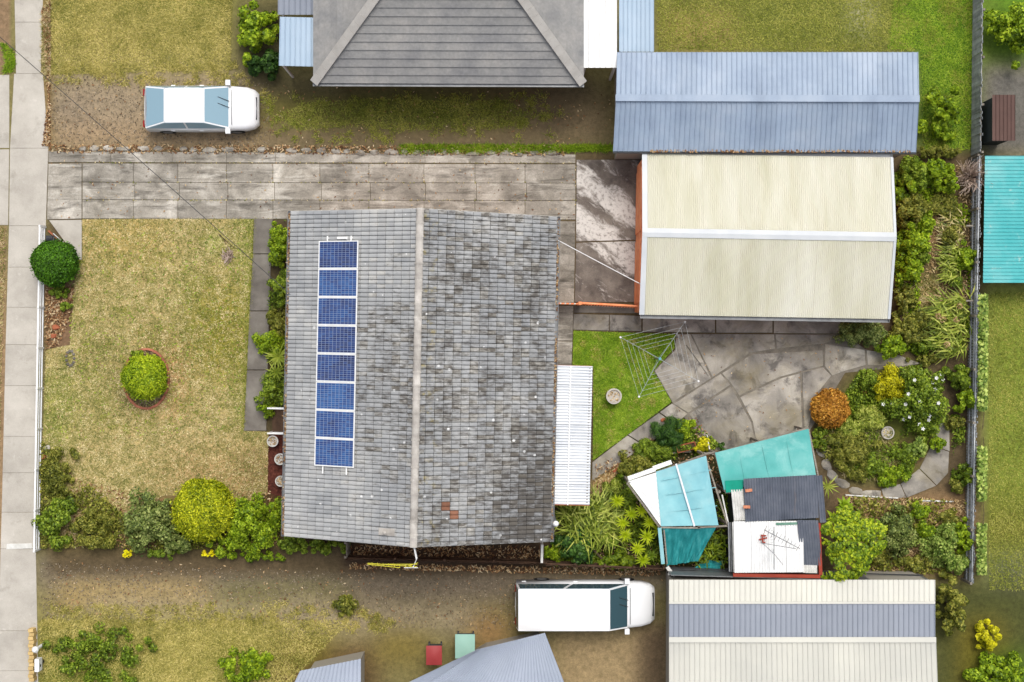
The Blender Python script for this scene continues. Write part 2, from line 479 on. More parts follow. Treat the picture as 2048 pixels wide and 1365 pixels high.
gx = np.concatenate([[-150, -60, -35], xs_, [35, 60, 150]]); gy = np.concatenate([[-150, -60, -30], ys_, [30, 60, 150]])
me = bpy.data.meshes.new('ground')
GX, GY = np.meshgrid(gx, gy)
nx, ny = len(gx), len(gy)
vs = np.stack([GX.ravel(), GY.ravel(), np.zeros(GX.size)], 1)
ii = np.arange(nx*ny).reshape(ny, nx)
fs = np.stack([ii[:-1,:-1].ravel(), ii[:-1,1:].ravel(), ii[1:,1:].ravel(), ii[1:,:-1].ravel()], 1)
me.from_pydata(vs.tolist(), [], fs.tolist())
gcf = np.pad(gc.reshape(len(ys_), len(xs_), 3), ((3,3),(3,3),(0,0)), 'edge').reshape(-1, 3)
ca = me.color_attributes.new('Col', 'FLOAT_COLOR', 'POINT')
ca.data.foreach_set('color', np.concatenate([gcf, np.ones((len(gcf), 1))], 1).astype(np.float32).ravel())
me.materials.append(M['ground'])
ground = bpy.data.objects.new('ground', me); COL.objects.link(ground); ground['kind'] = 'structure'

def sheet(name, poly, z, m, patches=None, base=None, res=0.2):
    """flat polygon sheet, cut into cells that carry the colour of its patches"""
    import bmesh
    bm = bmesh.new()
    bm.faces.new([bm.verts.new((x, y, z)) for x, y in poly])
    a = np.array(poly); lo, hi = a.min(0), a.max(0)
    xs = np.arange(lo[0]-res, hi[0]+res, res); ys = np.arange(lo[1]-res, hi[1]+res, res)
    for axis, vals in ((0, xs), (1, ys)):
        for v in vals[1:-1]:
            co = [0, 0, 0]; co[axis] = v; no = [0, 0, 0]; no[axis] = 1
            bmesh.ops.bisect_plane(bm, geom=bm.verts[:]+bm.edges[:]+bm.faces[:], plane_co=co, plane_no=no, dist=1e-5)
    bmesh.ops.recalc_face_normals(bm, faces=bm.faces[:])
    me = bpy.data.meshes.new(name); bm.to_mesh(me); bm.free()
    if me.polygons[0].normal.z < 0: me.flip_normals()
    if patches is not None:
        cc = field_colors(xs, ys, base, patches).reshape(len(ys), len(xs), 3)
        co = np.array([v.co[:2] for v in me.vertices])
        fx = np.clip((co[:,0]-xs[0])/res, 0, len(xs)-1.001); fy = np.clip((co[:,1]-ys[0])/res, 0, len(ys)-1.001)
        x0 = fx.astype(int); y0 = fy.astype(int); u = (fx-x0)[:,None]; v = (fy-y0)[:,None]
        c = cc[y0,x0]*(1-u)*(1-v)+cc[y0,x0+1]*u*(1-v)+cc[y0+1,x0]*(1-u)*v+cc[y0+1,x0+1]*u*v
        at = me.color_attributes.new('Col', 'FLOAT_COLOR', 'POINT')
        at.data.foreach_set('color', np.concatenate([c, np.ones((len(c),1))],1).astype(np.float32).ravel())
    me.materials.append(m)
    o = bpy.data.objects.new(name, me); COL.objects.link(o); o['kind'] = 'structure'
    return o

LAWN = [(165,439),(507,437),(498,640),(489,862),(537,864),(535,985),(480,1010),(330,990),(240,1040),(150,1090),(84,1096),(84,930),(92,700),(140,690),(150,560),(165,520)]
lawn_patches = [
 (R(480,430,515,870), C(122,136,48), .35), (R(380,560,500,760), C(138,130,50), .6), (R(395,630,460,700), C(116,116,34), .5), (R(300,830,480,960), C(166,150,100), .7),
 (R(170,440,330,520), C(170,148,86), .6), (R(420,470,440,500), C(120,150,50), .25), (R(370,540,385,590), C(120,130,44), .3), (R(130,720,240,860), C(150,140,84), .6),
 (R(240,780,285,825), C(104,90,58), .25), (R(225,720,250,790), C(112,100,62), .2), (R(320,690,365,830), C(178,140,98), .35), (R(170,670,240,720), C(124,116,66), .4), (R(130,720,150,760), C(104,100,60), .2),  # dark patches left of and below the clipped bush paint its shadow
 (R(84,740,140,900), C(132,138,64), .4), (R(330,990,540,900), C(164,138,92), .5), (R(480,900,540,980), C(128,108,70), .4), (R(360,660,400,690), C(110,104,44), .3), (R(280,650,340,690), C(126,114,58), .3),
]
lawn = sheet('front_lawn', PP(LAWN), 0.012, M['lawn_dry'], lawn_patches, C(164,149,97))
BLAWN = [(1147,662),(1350,669),(1348,698),(1307,742),(1343,804),(1186,921),(1187,736),(1145,735)]
blawn = sheet('back_lawn', PP(BLAWN), 0.012, M['lawn_green'], res=0.5)

def blades(name, poly, n, L, w, m, z=0.01, tilt=(0.15, 0.75), parent=None, label=None, cat=None):
    p = scatter(PP(poly), n)
    a = rng.random(n) * 2 * PI
    t = rng.uniform(*tilt, n)
    ll = L * rng.uniform(0.5, 1.3, n)
    d = np.stack([np.cos(a)*np.cos(t), np.sin(a)*np.cos(t), np.sin(t)], 1)
    s = np.stack([-np.sin(a), np.cos(a), np.zeros(n)], 1) * (w * rng.uniform(0.6, 1.4, n))[:, None] / 2
    b = np.concatenate([p, np.full((n,1), z)], 1)
    v = np.stack([b - s, b + s, b + d * ll[:, None]], 1).reshape(-1, 3)
    o = raw_mesh(name, v, 3, m, parent)
    o['kind'] = 'stuff'
    if label: setp(o, label, cat)
    return o

def flakes(name, poly, n, L, m, z=0.015, label=None, cat=None, flat=0.35, asp=0.45, zs=0.02):
    p = scatter(PP(poly) if isinstance(poly[0][0], (int, float)) and abs(poly[0][0]) > 40 or True else poly, n)
    return flakes_at(name, np.concatenate([p, z + rng.random((n,1)) * zs], 1), L, m, label, cat, flat, asp)

def flakes_at(name, c, L, m, label=None, cat=None, flat=0.35, asp=0.45, parent=None):
    n = len(c)
    nr = np.stack([rng.normal(0, flat, n), rng.normal(0, flat, n), np.ones(n)], 1)
    v = leaf_quads(c, nr, L, L * asp)
    o = raw_mesh(name, v, 4, m, parent)
    o['kind'] = 'stuff'
    if label: setp(o, label, cat)
    return o

def leaf_quads(c, nr, L, Wd, fold=0.18, var=(0.6, 1.35)):
    n = len(c)
    nr = nr / np.linalg.norm(nr, axis=1, keepdims=True)
    t = rng.normal(size=(n, 3)); t -= nr * (t * nr).sum(1, keepdims=True); t /= np.linalg.norm(t, axis=1, keepdims=True)
    b = np.cross(nr, t)
    s = rng.uniform(*var, n)[:, None]
    v = np.stack([c - t*L/2*s, c + b*Wd/2*s + nr*L*fold*s, c + t*L/2*s, c - b*Wd/2*s + nr*L*fold*s], 1)
    return v.reshape(-1, 3)

blades('dry_grass', LAWN, 70000, 0.095, 0.019, LM['grass_dry'], label='short dry straw coloured grass of the front lawn', cat='grass')
blades('green_grass', BLAWN, 26000, 0.085, 0.016, LM['grass'], tilt=(0.3, 1.1), label='short green grass of the back lawn beside the patio', cat='grass')
flakes('lawn_litter', LAWN, 900, 0.085, LM['straw'], 0.03, 'dry curled leaves scattered over the front lawn', 'leaf litter')
blades('edge_grass', [(494,640),(507,437),(513,437),(500,640),(490,860),(484,860)], 1500, 0.12, 0.02, LM['grass_olive'], tilt=(0.3, 1.1), label='longer green grass along the edge of the front path', cat='grass')

# ------------------------------------------------------------------ pavement, driveway, paths: slab by slab
def slabs(root, polys, z, m, th=0.09, gap=0.005, jit=0.004, pieces='slab'):
    for poly in polys:
        w = [Vector(p) for p in PP(poly)]
        c = sum(w, Vector((0, 0))) / len(w)
        a = sum(p.x*q.y - q.x*p.y for p, q in zip(w, w[1:]+w[:1]))
        if a < 0: w = w[::-1]
        n = len(w); ins = []
        for i in range(n):
            e1 = (w[i]-w[i-1]).normalized(); e2 = (w[(i+1) % n]-w[i]).normalized()
            n1 = Vector((-e1.y, e1.x)); n2 = Vector((-e2.y, e2.x)); mm = n1+n2
            mm = mm / max(0.5, mm.dot(n1)) if mm.length > 1e-3 else n1
            ins.append(w[i] + mm*gap)
        b = MB().prism(ins, z-th, z + random.uniform(-jit, jit), 0.008)
        b.build(pieces, m, root)

foot = structure('pavement')
def fx(y, side):   # edges of the pavement, which runs slightly askew
    pts = [(-60,28,88),(148,32,82),(150,20,97),(300,20,97),(452,18,92),(700,11,78),(1000,4,70),(1100,1,72),(1430,-6,78)]
    for a, b in zip(pts, pts[1:]):
        if a[0] <= y <= b[0]:
            t = (y-a[0])/(b[0]-a[0]); return a[side]+(b[side]-a[side])*t
js = [-60,45,148,297,452,535,615,690,772,873,946,1025,1098,1262,1342,1430]
slabs(foot, [[(fx(a+.6,1),a),(fx(a+.6,2),a),(fx(b-.6,2),b),(fx(b-.6,1),b)] for a, b in zip(js, js[1:])], 0.02, M['conc_foot'], gap=0.004)
slabs(foot, [[(-60,150),(19,150),(19,297),(-60,297)], [(-60,299),(19,299),(17,451),(-60,451)]], 0.018, M['conc_foot'], gap=0.006)
cross = structure('kerb_crossing_strip')
slabs(cross, [[(14,1088),(64,1087),(66,1097),(13,1099)]], 0.026, M['white_dirty'], gap=0)

drive = structure('driveway')
cols_ = [165,267,356,453,546,640,738,848,950,1050,1151]
def dy(x, y): return y + (x-165)/985.0*2.0
rows_ = [(327,365),(365,400),(400,438)]
polys = []
for r, (a, b) in enumerate(rows_):
    sh = (0, 3, 0)[r]
    for c, d in zip(cols_, cols_[1:]):
        c2 = c + (sh if c > 165 else 0); d2 = d + (sh if d < 1150 else 0)
        polys.append([(c2,dy(c,a)),(d2,dy(d,a)),(d2,dy(d,b)),(c2,dy(c,b))])
polys.append([(97,328),(164,327),(164,438),(94,440)])
slabs(drive, polys, 0.03, M['conc_drive'], gap=.008)
r0 = [97,222,346,453,551,700,850,1000,1151]
slabs(drive, [[(c,303+(c-97)*.006),(d,303+(d-97)*.006),(d,325+(d-97)*.002),(c,325+(c-97)*.002)] for c, d in zip(r0, r0[1:])], 0.024, M['conc_drive'])
apron = structure('gateway_paving')
slabs(apron, [[(98,441),(164,440),(164,520),(156,520)]], 0.026, M['conc_foot'])

path1 = structure('front_path')
slabs(path1, [[(508,438),(546,438),(543,508),(506,508)],[(506,509),(543,509),(539,622),(499,622)],[(499,623),(539,623),(536,740),(494,740)],[(494,741),(536,741),(533,862),(488,862)]], 0.05, M['conc_dark'])
path2 = structure('side_path')
slabs(path2, [[(1116,443),(1151,443),(1148,606),(1112,606)],[(1112,612),(1147,612),(1145,682),(1110,682)],[(1110,683),(1145,683),(1143,738),(1108,738)]], 0.03, M['conc_drive'])
port = structure('carport_floor')
slabs(port, [[(1153,320),(1284,320),(1281,480),(1152,484)],[(1152,486),(1281,482),(1279,605),(1149,605)]], 0.03, M['conc_peel'], gap=0.006)
gpath = structure('garage_path')
slabs(gpath, [[(1147,628),(1218,630),(1218,662),(1146,660)],[(1219,630),(1283,632),(1283,663),(1219,662)],[(1285,632),(1430,635),(1430,666),(1285,664)],[(1432,635),(1545,638),(1545,666),(1432,666)],[(1547,638),(1692,642),(1692,668),(1547,667)]], 0.035, M['conc_patio'])
slabs(gpath, [[(1148,612),(1283,612),(1283,627),(1148,626)]], 0.022, M['conc_dark'])
patio = structure('patio')
MB().prism(PP([(1352,668),(1690,669),(1730,699),(1845,727),(1800,735),(1690,746),(1612,874),(1430,914),(1345,806),(1308,742),(1350,700)]), .002, .012).build('mortar_bed', M['mortar'], patio)
slabs(patio, [
 [(1352,669),(1381,669),(1422,757),(1345,805),(1309,742),(1350,700)],
 [(1383,669),(1548,669),(1550,698),(1500,706),(1441,744),(1425,755)],
 [(1551,669),(1690,671),(1646,688),(1553,698)],
 [(1503,709),(1645,701),(1646,732),(1560,754),(1478,792),(1463,769),(1444,747)],
 [(1347,808),(1441,748),(1460,770),(1376,826)],
 [(1378,829),(1461,774),(1474,795),(1502,845),(1512,890),(1430,912),(1395,850)],
 [(1480,795),(1562,757),(1600,747),(1605,872),(1514,890),(1505,843)],
 [(1604,746),(1646,735),(1662,752),(1628,795),(1618,850),(1609,872)],
 [(1650,688),(1729,700),(1731,731),(1690,742),(1664,752),(1649,732)],
 [(1733,701),(1790,708),(1842,728),(1800,733),(1735,731)]], 0.03, M['conc_patio'], gap=0.004, jit=0.006)
dpath = structure('garden_path')
slabs(dpath, [[(1184,925),(1255,871),(1290,893),(1184,962)],[(1256,870),(1318,826),(1352,850),(1291,892)],[(1319,825),(1344,807),(1375,828),(1353,849)]], 0.03, M['conc_patio'], gap=0.008)
rocks = structure('rock_edging')
def blob(px, py, rx, ry, h, ang, m, parent, name='stone', z0=0.0, n=9):
    k = H/2600
    cx, cy, _ = P(px, py, 0)
    prof = [(1.0, z0-0.02), (0.98, z0+h*.6), (0.72, z0+h*0.92), (0.3, z0+h)]
    b = MB(); vs = []
    js_ = [random.uniform(.78, 1.15) for _ in range(n)]
    for f, z in prof:
        for i in range(n):
            t = 2*PI*i/n; x = rx*k*f*js_[i]*math.cos(t); y = ry*k*f*js_[i]*math.sin(t)
            vs.append((cx + x*math.cos(ang)-y*math.sin(ang), cy + x*math.sin(ang)+y*math.cos(ang), z + random.uniform(-.06,.06)*h))
    fs = [(j*n+i, j*n+(i+1) % n, (j+1)*n+(i+1) % n, (j+1)*n+i) for j in range(3) for i in range(n)] + [tuple(range(3*n, 4*n))]
    b.add(vs, fs); return b.build(name, m, parent)
for (x, y, rx, ry, a) in [(1642,905,14,9,.9),(1652,930,15,10,1.0),(1664,950,14,9,.7),(1684,968,17,9,.4),(1712,982,16,8,.1),(1742,988,24,9,0),(1634,880,9,12,.2)]:
    blob(x, y, rx, ry, random.uniform(.04,.08), -a, M['conc_patio'], rocks)
bpath = structure('round_bed_path')
slabs(bpath, [[(1762,978),(1800,968),(1812,996),(1768,998)],[(1801,968),(1838,938),(1872,972),(1813,996)],[(1839,937),(1862,892),(1898,904),(1896,946),(1873,971)],[(1863,891),(1874,842),(1898,838),(1899,903)]], 0.03, M['conc_patio'], gap=.004)
strips = structure('garden_edging')
for (a, b_) in [((1690,990),(1795,996)), ((1840,1001),(1905,1003))]:
    p, q = P(*a), P(*b_); MB().beam((p[0],p[1],.05),(q[0],q[1],.05),.05,.1).build('board', M['white_dirty'], strips)
for (a, b_) in [((1240,934),(1272,912)), ((1272,912),(1308,888)), ((1226,944),(1240,934))]:
    p, q = P(*a), P(*b_); MB().beam((p[0],p[1],.05),(q[0],q[1],.05),.09,.1).build('brick', M['brick'], strips)
verge = structure('boundary_stones')
x = 130
while x < 1090:
    w_ = random.uniform(14, 34)
    if random.random() < .75: blob(x+w_/2, 297+(x-130)*.012 + random.uniform(-2,2), w_/2, random.uniform(5,7), .08, 0, M['conc_drive'], verge, n=7)
    x += w_ + random.uniform(1, 10)
# narrow strip of grass and litter between the two driveways, and along the pavement
flakes('verge_litter', [(100,290),(1130,293),(1130,312),(100,306)], 1500, 0.12, LM['litter'], 0.02, 'dry brown leaves in the strip between the two driveways', 'leaf litter', .5, .4, .06)
blades('verge_grass', [(800,290),(1225,291),(1225,303),(800,306)], 6000, 0.2, 0.025, LM['grass'], tilt=(.4,1.3), label='tufts of green grass in the strip above the driveway', cat='grass')
flakes('kerb_litter', [(84,20),(101,0),(101,292),(86,292),(97,200)], 900, 0.12, LM['litter'], 0.02, 'brown leaves and weeds along the edge of the pavement', 'leaf litter', .5, .4, .05)
blades('kerb_grass', [(84,20),(101,0),(101,170),(84,150)], 1800, 0.16, 0.02, LM['grass_dry'], tilt=(.3,1.2), label='tufts of dry grass beside the upper end of the pavement', cat='grass')
blades('street_weeds', [(2,84),(14,92),(28,104),(32,130),(22,147),(6,146),(12,120)], 700, 0.18, 0.03, LM['grass'], tilt=(.3,1.2), label='green weeds on the bare verge near the upper left corner', cat='weeds')
blades('street_grass', [(-10,455),(13,455),(10,560),(3,760),(0,900),(-10,900)], 1800, 0.16, 0.02, LM['grass_dry'], tilt=(.3,1.2), label='thin grass on the bare verge left of the pavement', cat='grass')
flakes('front_bed_litter', [(92,575),(150,575),(140,640),(118,690),(92,700)], 900, 0.13, LM['litter'], 0.02, 'brown leaf litter in the bed inside the front fence', 'leaf litter', .5, .4, .06)
flakes('hedge_litter', [(84,900),(160,960),(330,1000),(540,980),(560,1095),(84,1095)], 2600, 0.12, LM['litter'], 0.01, 'dead leaves under the shrubs of the lower front garden', 'leaf litter', .4, .4, .05)
flakes('rear_litter', [(1800,330),(1945,330),(1940,700),(1830,700),(1800,600)], 3600, 0.14, LM['straw'], 0.01, 'dry brown growth on the ground behind the garage', 'leaf litter', .6, .25, .08)
flakes('corner_litter', [(1690,990),(1940,1000),(1938,1145),(1745,1145)], 3600, 0.14, LM['straw'], 0.01, 'dry brown growth on the ground of the lower right corner', 'leaf litter', .6, .25, .08)
flakes('wood_chips', [(1186,966),(1240,930),(1236,980),(1200,1010),(1186,1000)], 1500, 0.07, LM['gravel'], 0.01, 'pale wood chips at the end of the garden path', 'wood chips', .4, .5, .03)
flakes('bed_litter', [(1190,930),(1390,830),(1440,900),(1440,1130),(1190,1140)], 2600, 0.13, LM['litter'], 0.01, 'dead leaves on the soil of the bed around the shade canopy', 'leaf litter', .5, .4, .05)
flakes('pit_litter', [(700,1090),(1084,1092),(1084,1122),(700,1115)], 900, 0.14, LM['litter'], 0.02, 'dead leaves in the narrow gap between the house and the lower fence', 'leaf litter', .5, .3, .05)
flakes('lane_litter', [(700,1126),(1320,1138),(1320,1152),(700,1138)], 900, 0.14, LM['litter'], 0.02, 'dry leaves outside the lower boundary fence', 'leaf litter', .5, .3, .05)
blades('pale_weeds', [(1820,560),(1880,560),(1850,690),(1800,690)], 3000, 0.22, 0.02, LM['grass_dry'], tilt=(.3,1.2), label='rough grass on the ground between garage and rear fence', cat='grass')
blades('bed_grass', [(1650,870),(1740,850),(1800,900),(1780,960),(1690,950)], 9000, 0.35, 0.02, LM['grass_dry'], tilt=(.4,1.3), label='tall pale seeding grass in the round garden bed', cat='grass')

# green undergrowth between the shrubs
def cover(name, polys, per_m2, L, m, label, asp=.5, zs=.3):
    per_m2 *= 1.7
    pts = []
    for poly in polys:
        w = PP(poly); ar = abs(sum(p[0]*q[1]-q[0]*p[1] for p, q in zip(w, w[1:]+w[:1])))/2
        n_ = int(ar*per_m2)
        c = scatter(w, n_*2)
        v = np.sin(c[:,0]*2.3+1)+np.sin(c[:,1]*2.9+c[:,0])+np.sin(c[:,0]*5.1-c[:,1]*4.3)*.7+rng.normal(0,.5,len(c))
        c = c[v > -.35]
        pts.append(np.concatenate([c, .02+zs*rng.random((len(c),1))**2], 1))
    flakes_at(name, np.concatenate(pts), L, m, label, 'undergrowth', .7, asp)
cover('undergrowth', [[(1795,325),(1900,330),(1860,400),(1840,520),(1836,600),(1850,720),(1790,690),(1800,560)],[(1900,380),(1938,420),(1936,700),(1890,690)]], 200, .13, LM['bright'], 'low green weeds between the shrubs behind the garage')
cover('undergrowth', [[(1700,990),(1940,1000),(1938,1146),(1745,1146)]], 90, .14, LM['olive'], 'low olive weeds over the dry ground of the lower right corner')
cover('undergrowth', [[(1640,860),(1720,740),(1840,730),(1862,860),(1820,945),(1700,960)],[(1902,830),(1928,830),(1924,985),(1902,985)]], 330, .12, LM['mid'], 'low weeds and grasses covering the round garden bed')
cover('undergrowth', [[(1190,1000),(1250,930),(1400,850),(1440,890),(1300,960),(1330,1130),(1110,1130),(1112,1020),(1190,1010)]], 260, .13, LM['mid'], 'low green growth in the bed around the shade canopy')
cover('undergrowth', [[(84,880),(150,940),(250,1030),(420,1060),(560,1000),(570,1098),(84,1095)]], 230, .12, LM['olive'], 'low weeds under the shrubs of the lower front garden')
cover('undergrowth', [[(540,440),(585,440),(578,815),(530,815),(538,640)]], 260, .10, LM['mid'], 'low green growth in the narrow bed along the front wall')
blades('neighbour_grass', [(102,-20),(465,-20),(460,140),(102,150)], 26000, .12, .022, LM['grass_pale'], label='dry lawn grass of the upper neighbour garden', cat='grass')
blades('neighbour_grass', [(80,1240),(700,1240),(560,1390),(80,1390)], 30000, .12, .022, LM['grass_pale'], label='dry lawn grass of the lower neighbour garden', cat='grass')
blades('neighbour_grass', [(1790,-20),(1945,-20),(1945,300),(1850,300),(1840,100),(1775,100)], 16000, .12, .022, LM['grass'], label='green grass right of the blue roofed garage', cat='grass')
blades('neighbour_grass', [(1978,585),(2070,585),(2070,1180),(1978,1180)], 12000, .12, .022, LM['grass_olive'], label='yellowish grass beyond the rear fence', cat='grass')
blades('neighbour_grass', [(1315,-20),(1850,-20),(1800,20),(1840,50),(1795,75),(1830,102),(1315,100)], 17000, .12, .022, LM['grass_olive'], label='olive grass behind the blue roofed garage', cat='grass')
blades('neighbour_grass', [(545,232),(620,205),(760,196),(900,204),(1010,200),(1062,226),(1010,256),(900,250),(820,264),(700,252),(600,262)], 6000, .12, .022, LM['grass_olive'], label='strip of green grass below the grey hip roof', cat='grass')
jw = []
for c in cols_[1:]:
    for _ in range(16): jw.append((*P(c+random.uniform(-1,1), random.choice((random.uniform(327,438),401,365)))[:2], .03))
for _ in range(420):
    jw.append((*P(random.uniform(165,1150), random.choice((326,326,366,401,401,439))+random.gauss(0,.8))[:2], .035))
jw = np.array(jw)
flakes_at('joint_weeds', jw, .07, LM['grass_dry'], 'tiny weeds in the joints of the driveway slabs', 'weeds', .6, .5)
flakes('drive_litter', [(100,305),(1150,312),(1150,440),(100,436)], 260, .09, LM['litter'], .035, 'scattered dry leaves on the driveway', 'leaf litter')
flakes('patio_litter', [(1352,669),(1690,671),(1620,860),(1420,900),(1345,806)], 110, .08, LM['litter'], .04, 'scattered dry leaves on the patio', 'leaf litter')

for (poly, n_, L_) in (([(150,480),(500,450),(490,860),(120,880)], 1300, .11),):
    blades('lawn_weeds', poly, n_, L_, .05, LM['grass'], tilt=(.1,.6), label='flat green weeds dotted through the dry front lawn', cat='weeds')

# loose stones, litter and ragged grass on the two neighbouring drives
LM['stones'] = leafmat('loose stones', [C(92,80,64), C(132,118,98), C(166,152,130)], 0, 2, .2, .9)
flakes('drive_gravel', [(104,150),(540,165),(540,292),(104,288)], 2600, .055, LM['stones'], .01, 'loose stones on the upper neighbour drive', 'gravel', .5, .8, .02)
flakes('drive_gravel', [(82,1125),(1330,1165),(1030,1260),(82,1240)], 5200, .055, LM['stones'], .01, 'loose stones on the lower neighbour drive', 'gravel', .5, .8, .02)
flakes('drive_leaves', [(82,1115),(1330,1160),(1030,1250),(82,1240)], 520, .10, LM['litter'], .01, 'scattered leaves on the lower neighbour drive', 'leaf litter', .5, .45, .03)
flakes('drive_leaves', [(104,150),(1220,190),(1220,296),(104,288)], 420, .10, LM['litter'], .01, 'scattered leaves on the upper neighbour drive', 'leaf litter', .5, .45, .03)
def tufts(poly, n_, sp, per, m, label, L_=.16):
    c = scatter(PP(poly), n_); q = np.repeat(c, per, 0)+rng.normal(0, sp, (n_*per, 2)); k_ = len(q)
    a_ = rng.random(k_)*2*PI; t_ = rng.uniform(.2, 1.1, k_); l_ = L_*rng.uniform(.5, 1.3, k_)
    d_ = np.stack([np.cos(a_)*np.cos(t_), np.sin(a_)*np.cos(t_), np.sin(t_)], 1); s_ = np.stack([-np.sin(a_), np.cos(a_), np.zeros(k_)], 1)*.011
    b_ = np.concatenate([q, np.full((k_,1), .012)], 1)
    o = raw_mesh('grass_tufts', np.stack([b_-s_, b_+s_, b_+d_*l_[:,None]], 1).reshape(-1,3), 3, m); setp(o, label, 'grass', kind='stuff')
tufts([(102,130),(470,128),(540,190),(300,170),(102,165)], 90, .09, 40, LM['grass_pale'], 'ragged dry grass tufts at the edge of the upper neighbour drive')
tufts([(80,1215),(720,1205),(820,1260),(640,1260),(80,1255)], 170, .09, 40, LM['grass_pale'], 'ragged dry grass tufts at the edge of the lower neighbour drive')
tufts([(520,195),(1100,190),(1150,280),(560,285)], 110, .10, 40, LM['grass_olive'], 'olive grass tufts below the grey hip roof')
tufts([(150,450),(500,445),(490,860),(110,860)], 130, .10, 30, LM['grass_olive'], 'darker grass tufts in the front lawn', .11)
tufts([(1150,668),(1340,672),(1330,800),(1190,915)], 50, .08, 40, LM['grass_pale'], 'paler tufts in the green back lawn', .10)
tufts([(1850,-10),(1945,-10),(1945,300),(1850,290)], 60, .12, 40, LM['grass_olive'], 'olive tufts in the green grass right of the blue roofed garage')

# ------------------------------------------------------------------ the tiled house
HA = math.radians(-1.17)
HX, HY = -3.463, -1.34
ZE, ZR, HW, HL = 2.7, 4.7, 5.03, 6.17
house = thing('house', 'single storey house with a weathered grey tiled gable roof in the middle of the block', 'house', (HX, HY, 0), rotz=HA)
PITCH = math.atan2(ZR-ZE, HW)
# tile material: its stains follow the roof, in the roof's own frame
def tile_mat(name, base):
    m, n, l, b = newmat(name)
    tc = n.new('ShaderNodeTexCoord'); tc.object = house; pos = tc.outputs['Object']
    sx = n.new('ShaderNodeSeparateXYZ'); l.new(pos, sx.inputs[0])
    X = sx.outputs[0]; Y = sx.outputs[1]
    k = noise(n, l, pos, 0.55, 4, .6)
    col = ramp_out(n, l, k, base)
    # each half tile has its own tone
    cell = n.new('ShaderNodeCombineXYZ')
    cx = mathn(n, l, 'FLOOR', mathn(n, l, 'MULTIPLY', mathn(n, l, 'ABSOLUTE', X), 1/0.3144)); cy = mathn(n, l, 'FLOOR', mathn(n, l, 'MULTIPLY', mathn(n, l, 'ADD', Y, 6.17), 1/0.16237))
    l.new(mathn(n, l, 'ADD', cx, mathn(n, l, 'MULTIPLY', mathn(n, l, 'GREATER_THAN', X, 0.0), 40)), cell.inputs[0]); l.new(cy, cell.inputs[1])
    wh = n.new('ShaderNodeTexWhiteNoise'); wh.noise_dimensions = '2D'; l.new(cell.outputs[0], wh.inputs['Vector'])
    # amount of dark lichen: none near the front gutter, much above it and over the rear slope
    right = mathn(n, l, 'GREATER_THAN', X, 0.0)
    mid = mrange(n, l, mathn(n, l, 'ABSOLUTE', mathn(n, l, 'ADD', Y, 0.3)), 2.0, 6.4, 1, .25)
    left_amt = mathn(n, l, 'MULTIPLY', mrange(n, l, X, -4.2, -1.4, .25, .92), mid)
    low = mathn(n, l, 'MULTIPLY', mrange(n, l, X, 2.4, 4.2, 0, .42), mrange(n, l, Y, -1.0, -4.0, 0, 1))
    right_amt = mathn(n, l, 'ADD', 0.95, low)
    amt = n.new('ShaderNodeMix'); amt.data_type = 'FLOAT'
    l.new(right, amt.inputs[0]); l.new(left_amt, amt.inputs[2]); l.new(right_amt, amt.inputs[3])
    A = amt.outputs[0]
    n1 = noise(n, l, mapping(n, l, pos, (1.0, 0.8, 1)), 0.8, 7, .74, .6)
    n2 = noise(n, l, mapping(n, l, pos, (0.62, 1.9, 1)), 5.0, 6, .72, .2)
    w2 = mathn(n, l, 'MULTIPLY', wh.outputs[0], 0.17)
    d = mathn(n, l, 'ADD', mathn(n, l, 'ADD', mathn(n, l, 'MULTIPLY', n1, 0.5), mathn(n, l, 'MULTIPLY', n2, 0.72)), w2)
    th = mathn(n, l, 'SUBTRACT', 0.936, mathn(n, l, 'MULTIPLY', A, 0.27))
    f = mrange(n, l, mathn(n, l, 'SUBTRACT', d, th), -0.06, 0.15, 0, 0.88)
    pale = mrange(n, l, wh.outputs[0], 0.68, 1.0, 0, 0.55)
    col = mixc(n, l, mathn(n, l, 'MULTIPLY', pale, A), col, C(196,190,176))
    col = mixc(n, l, f, col, C(72,66,59))
    # yellow lichen below the ridge
    yl = noise(n, l, pos, 2.6, 5, .7)
    yf = mathn(n, l, 'MULTIPLY', mrange(n, l, yl, 0.56, 0.7, 0, .8), mathn(n, l, 'MULTIPLY', right, mrange(n, l, X, 1.0, 0.3, 0, 1)))
    col = mixc(n, l, yf, col, C(168,150,70))
    # scattered white lichen rosettes
    vo = n.new('ShaderNodeTexVoronoi'); vo.inputs['Scale'].default_value = 2.5; l.new(mapping(n, l, pos, (1,1,0.0)), vo.inputs['Vector'])
    sp = n.new('ShaderNodeSeparateColor'); l.new(vo.outputs['Color'], sp.inputs[0])
    rad = mathn(n, l, 'MULTIPLY', mathn(n, l, 'MAXIMUM', mathn(n, l, 'SUBTRACT', sp.outputs[0], 0.30), 0.0), 0.20)
    nz = mathn(n, l, 'MULTIPLY', mathn(n, l, 'SUBTRACT', noise(n, l, pos, 18, 2), 0.5), 0.08)
    ws = mathn(n, l, 'LESS_THAN', mathn(n, l, 'ADD', vo.outputs['Distance'], nz), rad)
    col = mixc(n, l, mathn(n, l, 'MULTIPLY', ws, .85), col, C(232,232,230))
    v = mrange(n, l, wh.outputs[0], 0, 1, 0.88, 1.12)
    g = n.new('ShaderNodeCombineColor'); [l.new(v, g.inputs[i]) for i in range(3)]
    col = mixc(n, l, 1.0, col, g.outputs[0], 'MULTIPLY')
    fn_ = mrange(n, l, noise(n, l, pos, 42, 3), .25, .75, .87, 1.13)
    g2 = n.new('ShaderNodeCombineColor'); [l.new(fn_, g2.inputs[i]) for i in range(3)]
    col = mixc(n, l, 1.0, col, g2.outputs[0], 'MULTIPLY')
